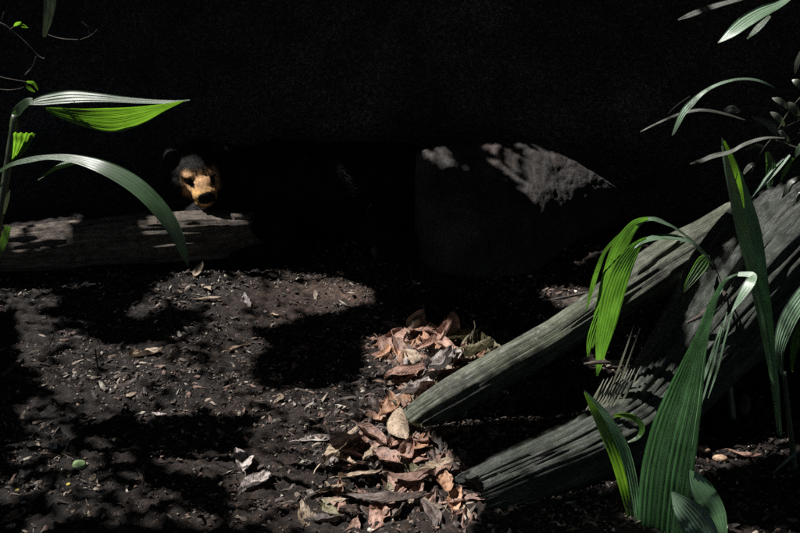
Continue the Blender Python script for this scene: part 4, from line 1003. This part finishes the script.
def coarse():  # coarse leaves added to keep the sun off the background
    rs = random.Random(5); n = 0
    grid = [(gx + rs.uniform(-.04, .04), gy + rs.uniform(-.04, .04), 3.15 + rs.uniform(-.08, .12)) for gx in np.arange(-13, 13, .2) for gy in np.arange(-3, 22, .2)]
    for k in range(len(grid) + 26000):
        if k < len(grid): x, y, z = grid[k]
        else: x = rs.uniform(-22, 22); y = rs.uniform(-6, 40); z = rs.uniform(3.3, 5.2)
        t = (HREF - z) / SUN.z; cx = x + SUN.x * t; cy = y + SUN.y * t
        if GX0 + .6 < cx < GX1 - .6 and GY0 + .6 < cy < GY1 - .6: continue
        L = rs.uniform(.35, .6) if k >= len(grid) else .27
        # stay clear of beams on the way in
        m = L * 1.1
        if GX0 - m < cx < GX1 + m and GY0 - m < cy < GY1 + m: pass
        if GX0 - m < cx < GX1 + m and GY0 - m < cy < GY1 + m:
            i0, i1 = int((cx - m - GX0) / CELL), int((cx + m - GX0) / CELL); j0, j1 = int((cy - m - GY0) / CELL), int((cy + m - GY0) / CELL)
            if LITMAP[max(0, j0):max(0, j1), max(0, i0):max(0, i1)].any(): continue
        add_leaf(x, y, z, L, L, rs.uniform(0, 6.28), rs.uniform(-.3, .3), rs.uniform(-.3, .3)); n += 1
coarse()
LB = ['leafy tree with a slanting trunk behind the bear at the left', 'dark leafy tree behind the thick fallen trunk at the right', 'leafy tree outside the view at the near left', 'leafy tree outside the view at the near right',
      'dark straight tree in the middle distance', 'dark tree far back at the left', 'dark tree far back at the right', 'dark tree deep in the forest right of centre', 'dark tree deep in the forest left of centre']
def limb_ok(a, b):
    for t in np.linspace(0, 1, 40):
        p = a.lerp(b, t); cx, cy = to_canopy(p); i = int((cx - GX0) / CELL); j = int((cy - GY0) / CELL)
        if 3 <= i < NX - 3 and 3 <= j < NY - 3 and LITMAP[j - 3:j + 4, i - 3:i + 4].any(): return False
    return True
for k, (x, y) in enumerate(SHADE_TREES):
    rs = random.Random(k); z0 = min(gz(x, y), 0) - .1
    root = empty('tree', (x, y, 0), LB[k], 'tree', 'trees of the dark forest')
    V, F, Fb = tube_data([(x - .1, y, z0, .24), (x, y, .5, .17), (x + .08, y + .05, 2, .14), (x, y + .1, 3.6, .12), (x + .15, y, 6.2, .06)], 60, 24, ridge=.2, seed=k)
    child(mesh('trunk', V, F, M_TWIG, fib=Fb), root)
    made = 0
    for q in range(30):
        a = Vector((x, y, rs.uniform(2.4, 3.6))); an = rs.uniform(0, 6.283); ln = rs.uniform(1.2, 3.0)
        b = Vector((x + math.cos(an) * ln, y + math.sin(an) * ln, rs.uniform(3.0, 4.2)))
        if not limb_ok(a, b): continue
        m = a.lerp(b, .5) + Vector((0, 0, .15)); V, F, Fb = tube_data([(*a, .05), (*m, .03), (*b, .012)], 14, 8)
        child(mesh('limb', V, F, M_TWIG, fib=Fb), root); made += 1
        if made > 6: break
    if leafV[k]: child(mesh('crown', leafV[k], leafF[k], M_CANOPY, smooth=False, uv=[(.5, .5)] * len(leafV[k])), root)  # leaves added to block the sun except at the cut gaps

# dark undergrowth closing the forest behind
def undergrowth():
    rs = random.Random(77); V = []; F = []
    for k in range(9000):
        a = rs.uniform(-1.35, 1.35); d = rs.uniform(9.5, 14); x = math.sin(a) * d; y = 2 + math.cos(a) * d; z = rs.uniform(0, 3.4) * rs.random() ** .4
        L = rs.uniform(.12, .3); b = len(V); yaw = rs.uniform(0, 6.28); c, s = math.cos(yaw), math.sin(yaw); ti = rs.uniform(-1.2, 1.2)
        for u, v in SH:
            p, q = u * L * .6, v * L; V.append((x + c * p - s * q * math.cos(ti), y + s * p + c * q * math.cos(ti), z + q * math.sin(ti)))
        F += [(b, b + 1, b + 7), (b + 1, b + 2, b + 6, b + 7), (b + 2, b + 3, b + 5, b + 6), (b + 3, b + 4, b + 5)]
    tag(mesh('undergrowth', V, F, M_CANOPY, smooth=False, uv=[(.5, .5)] * len(V)), 'dense dark leafy undergrowth closing off the forest at the back', 'undergrowth', kind='stuff')
undergrowth()
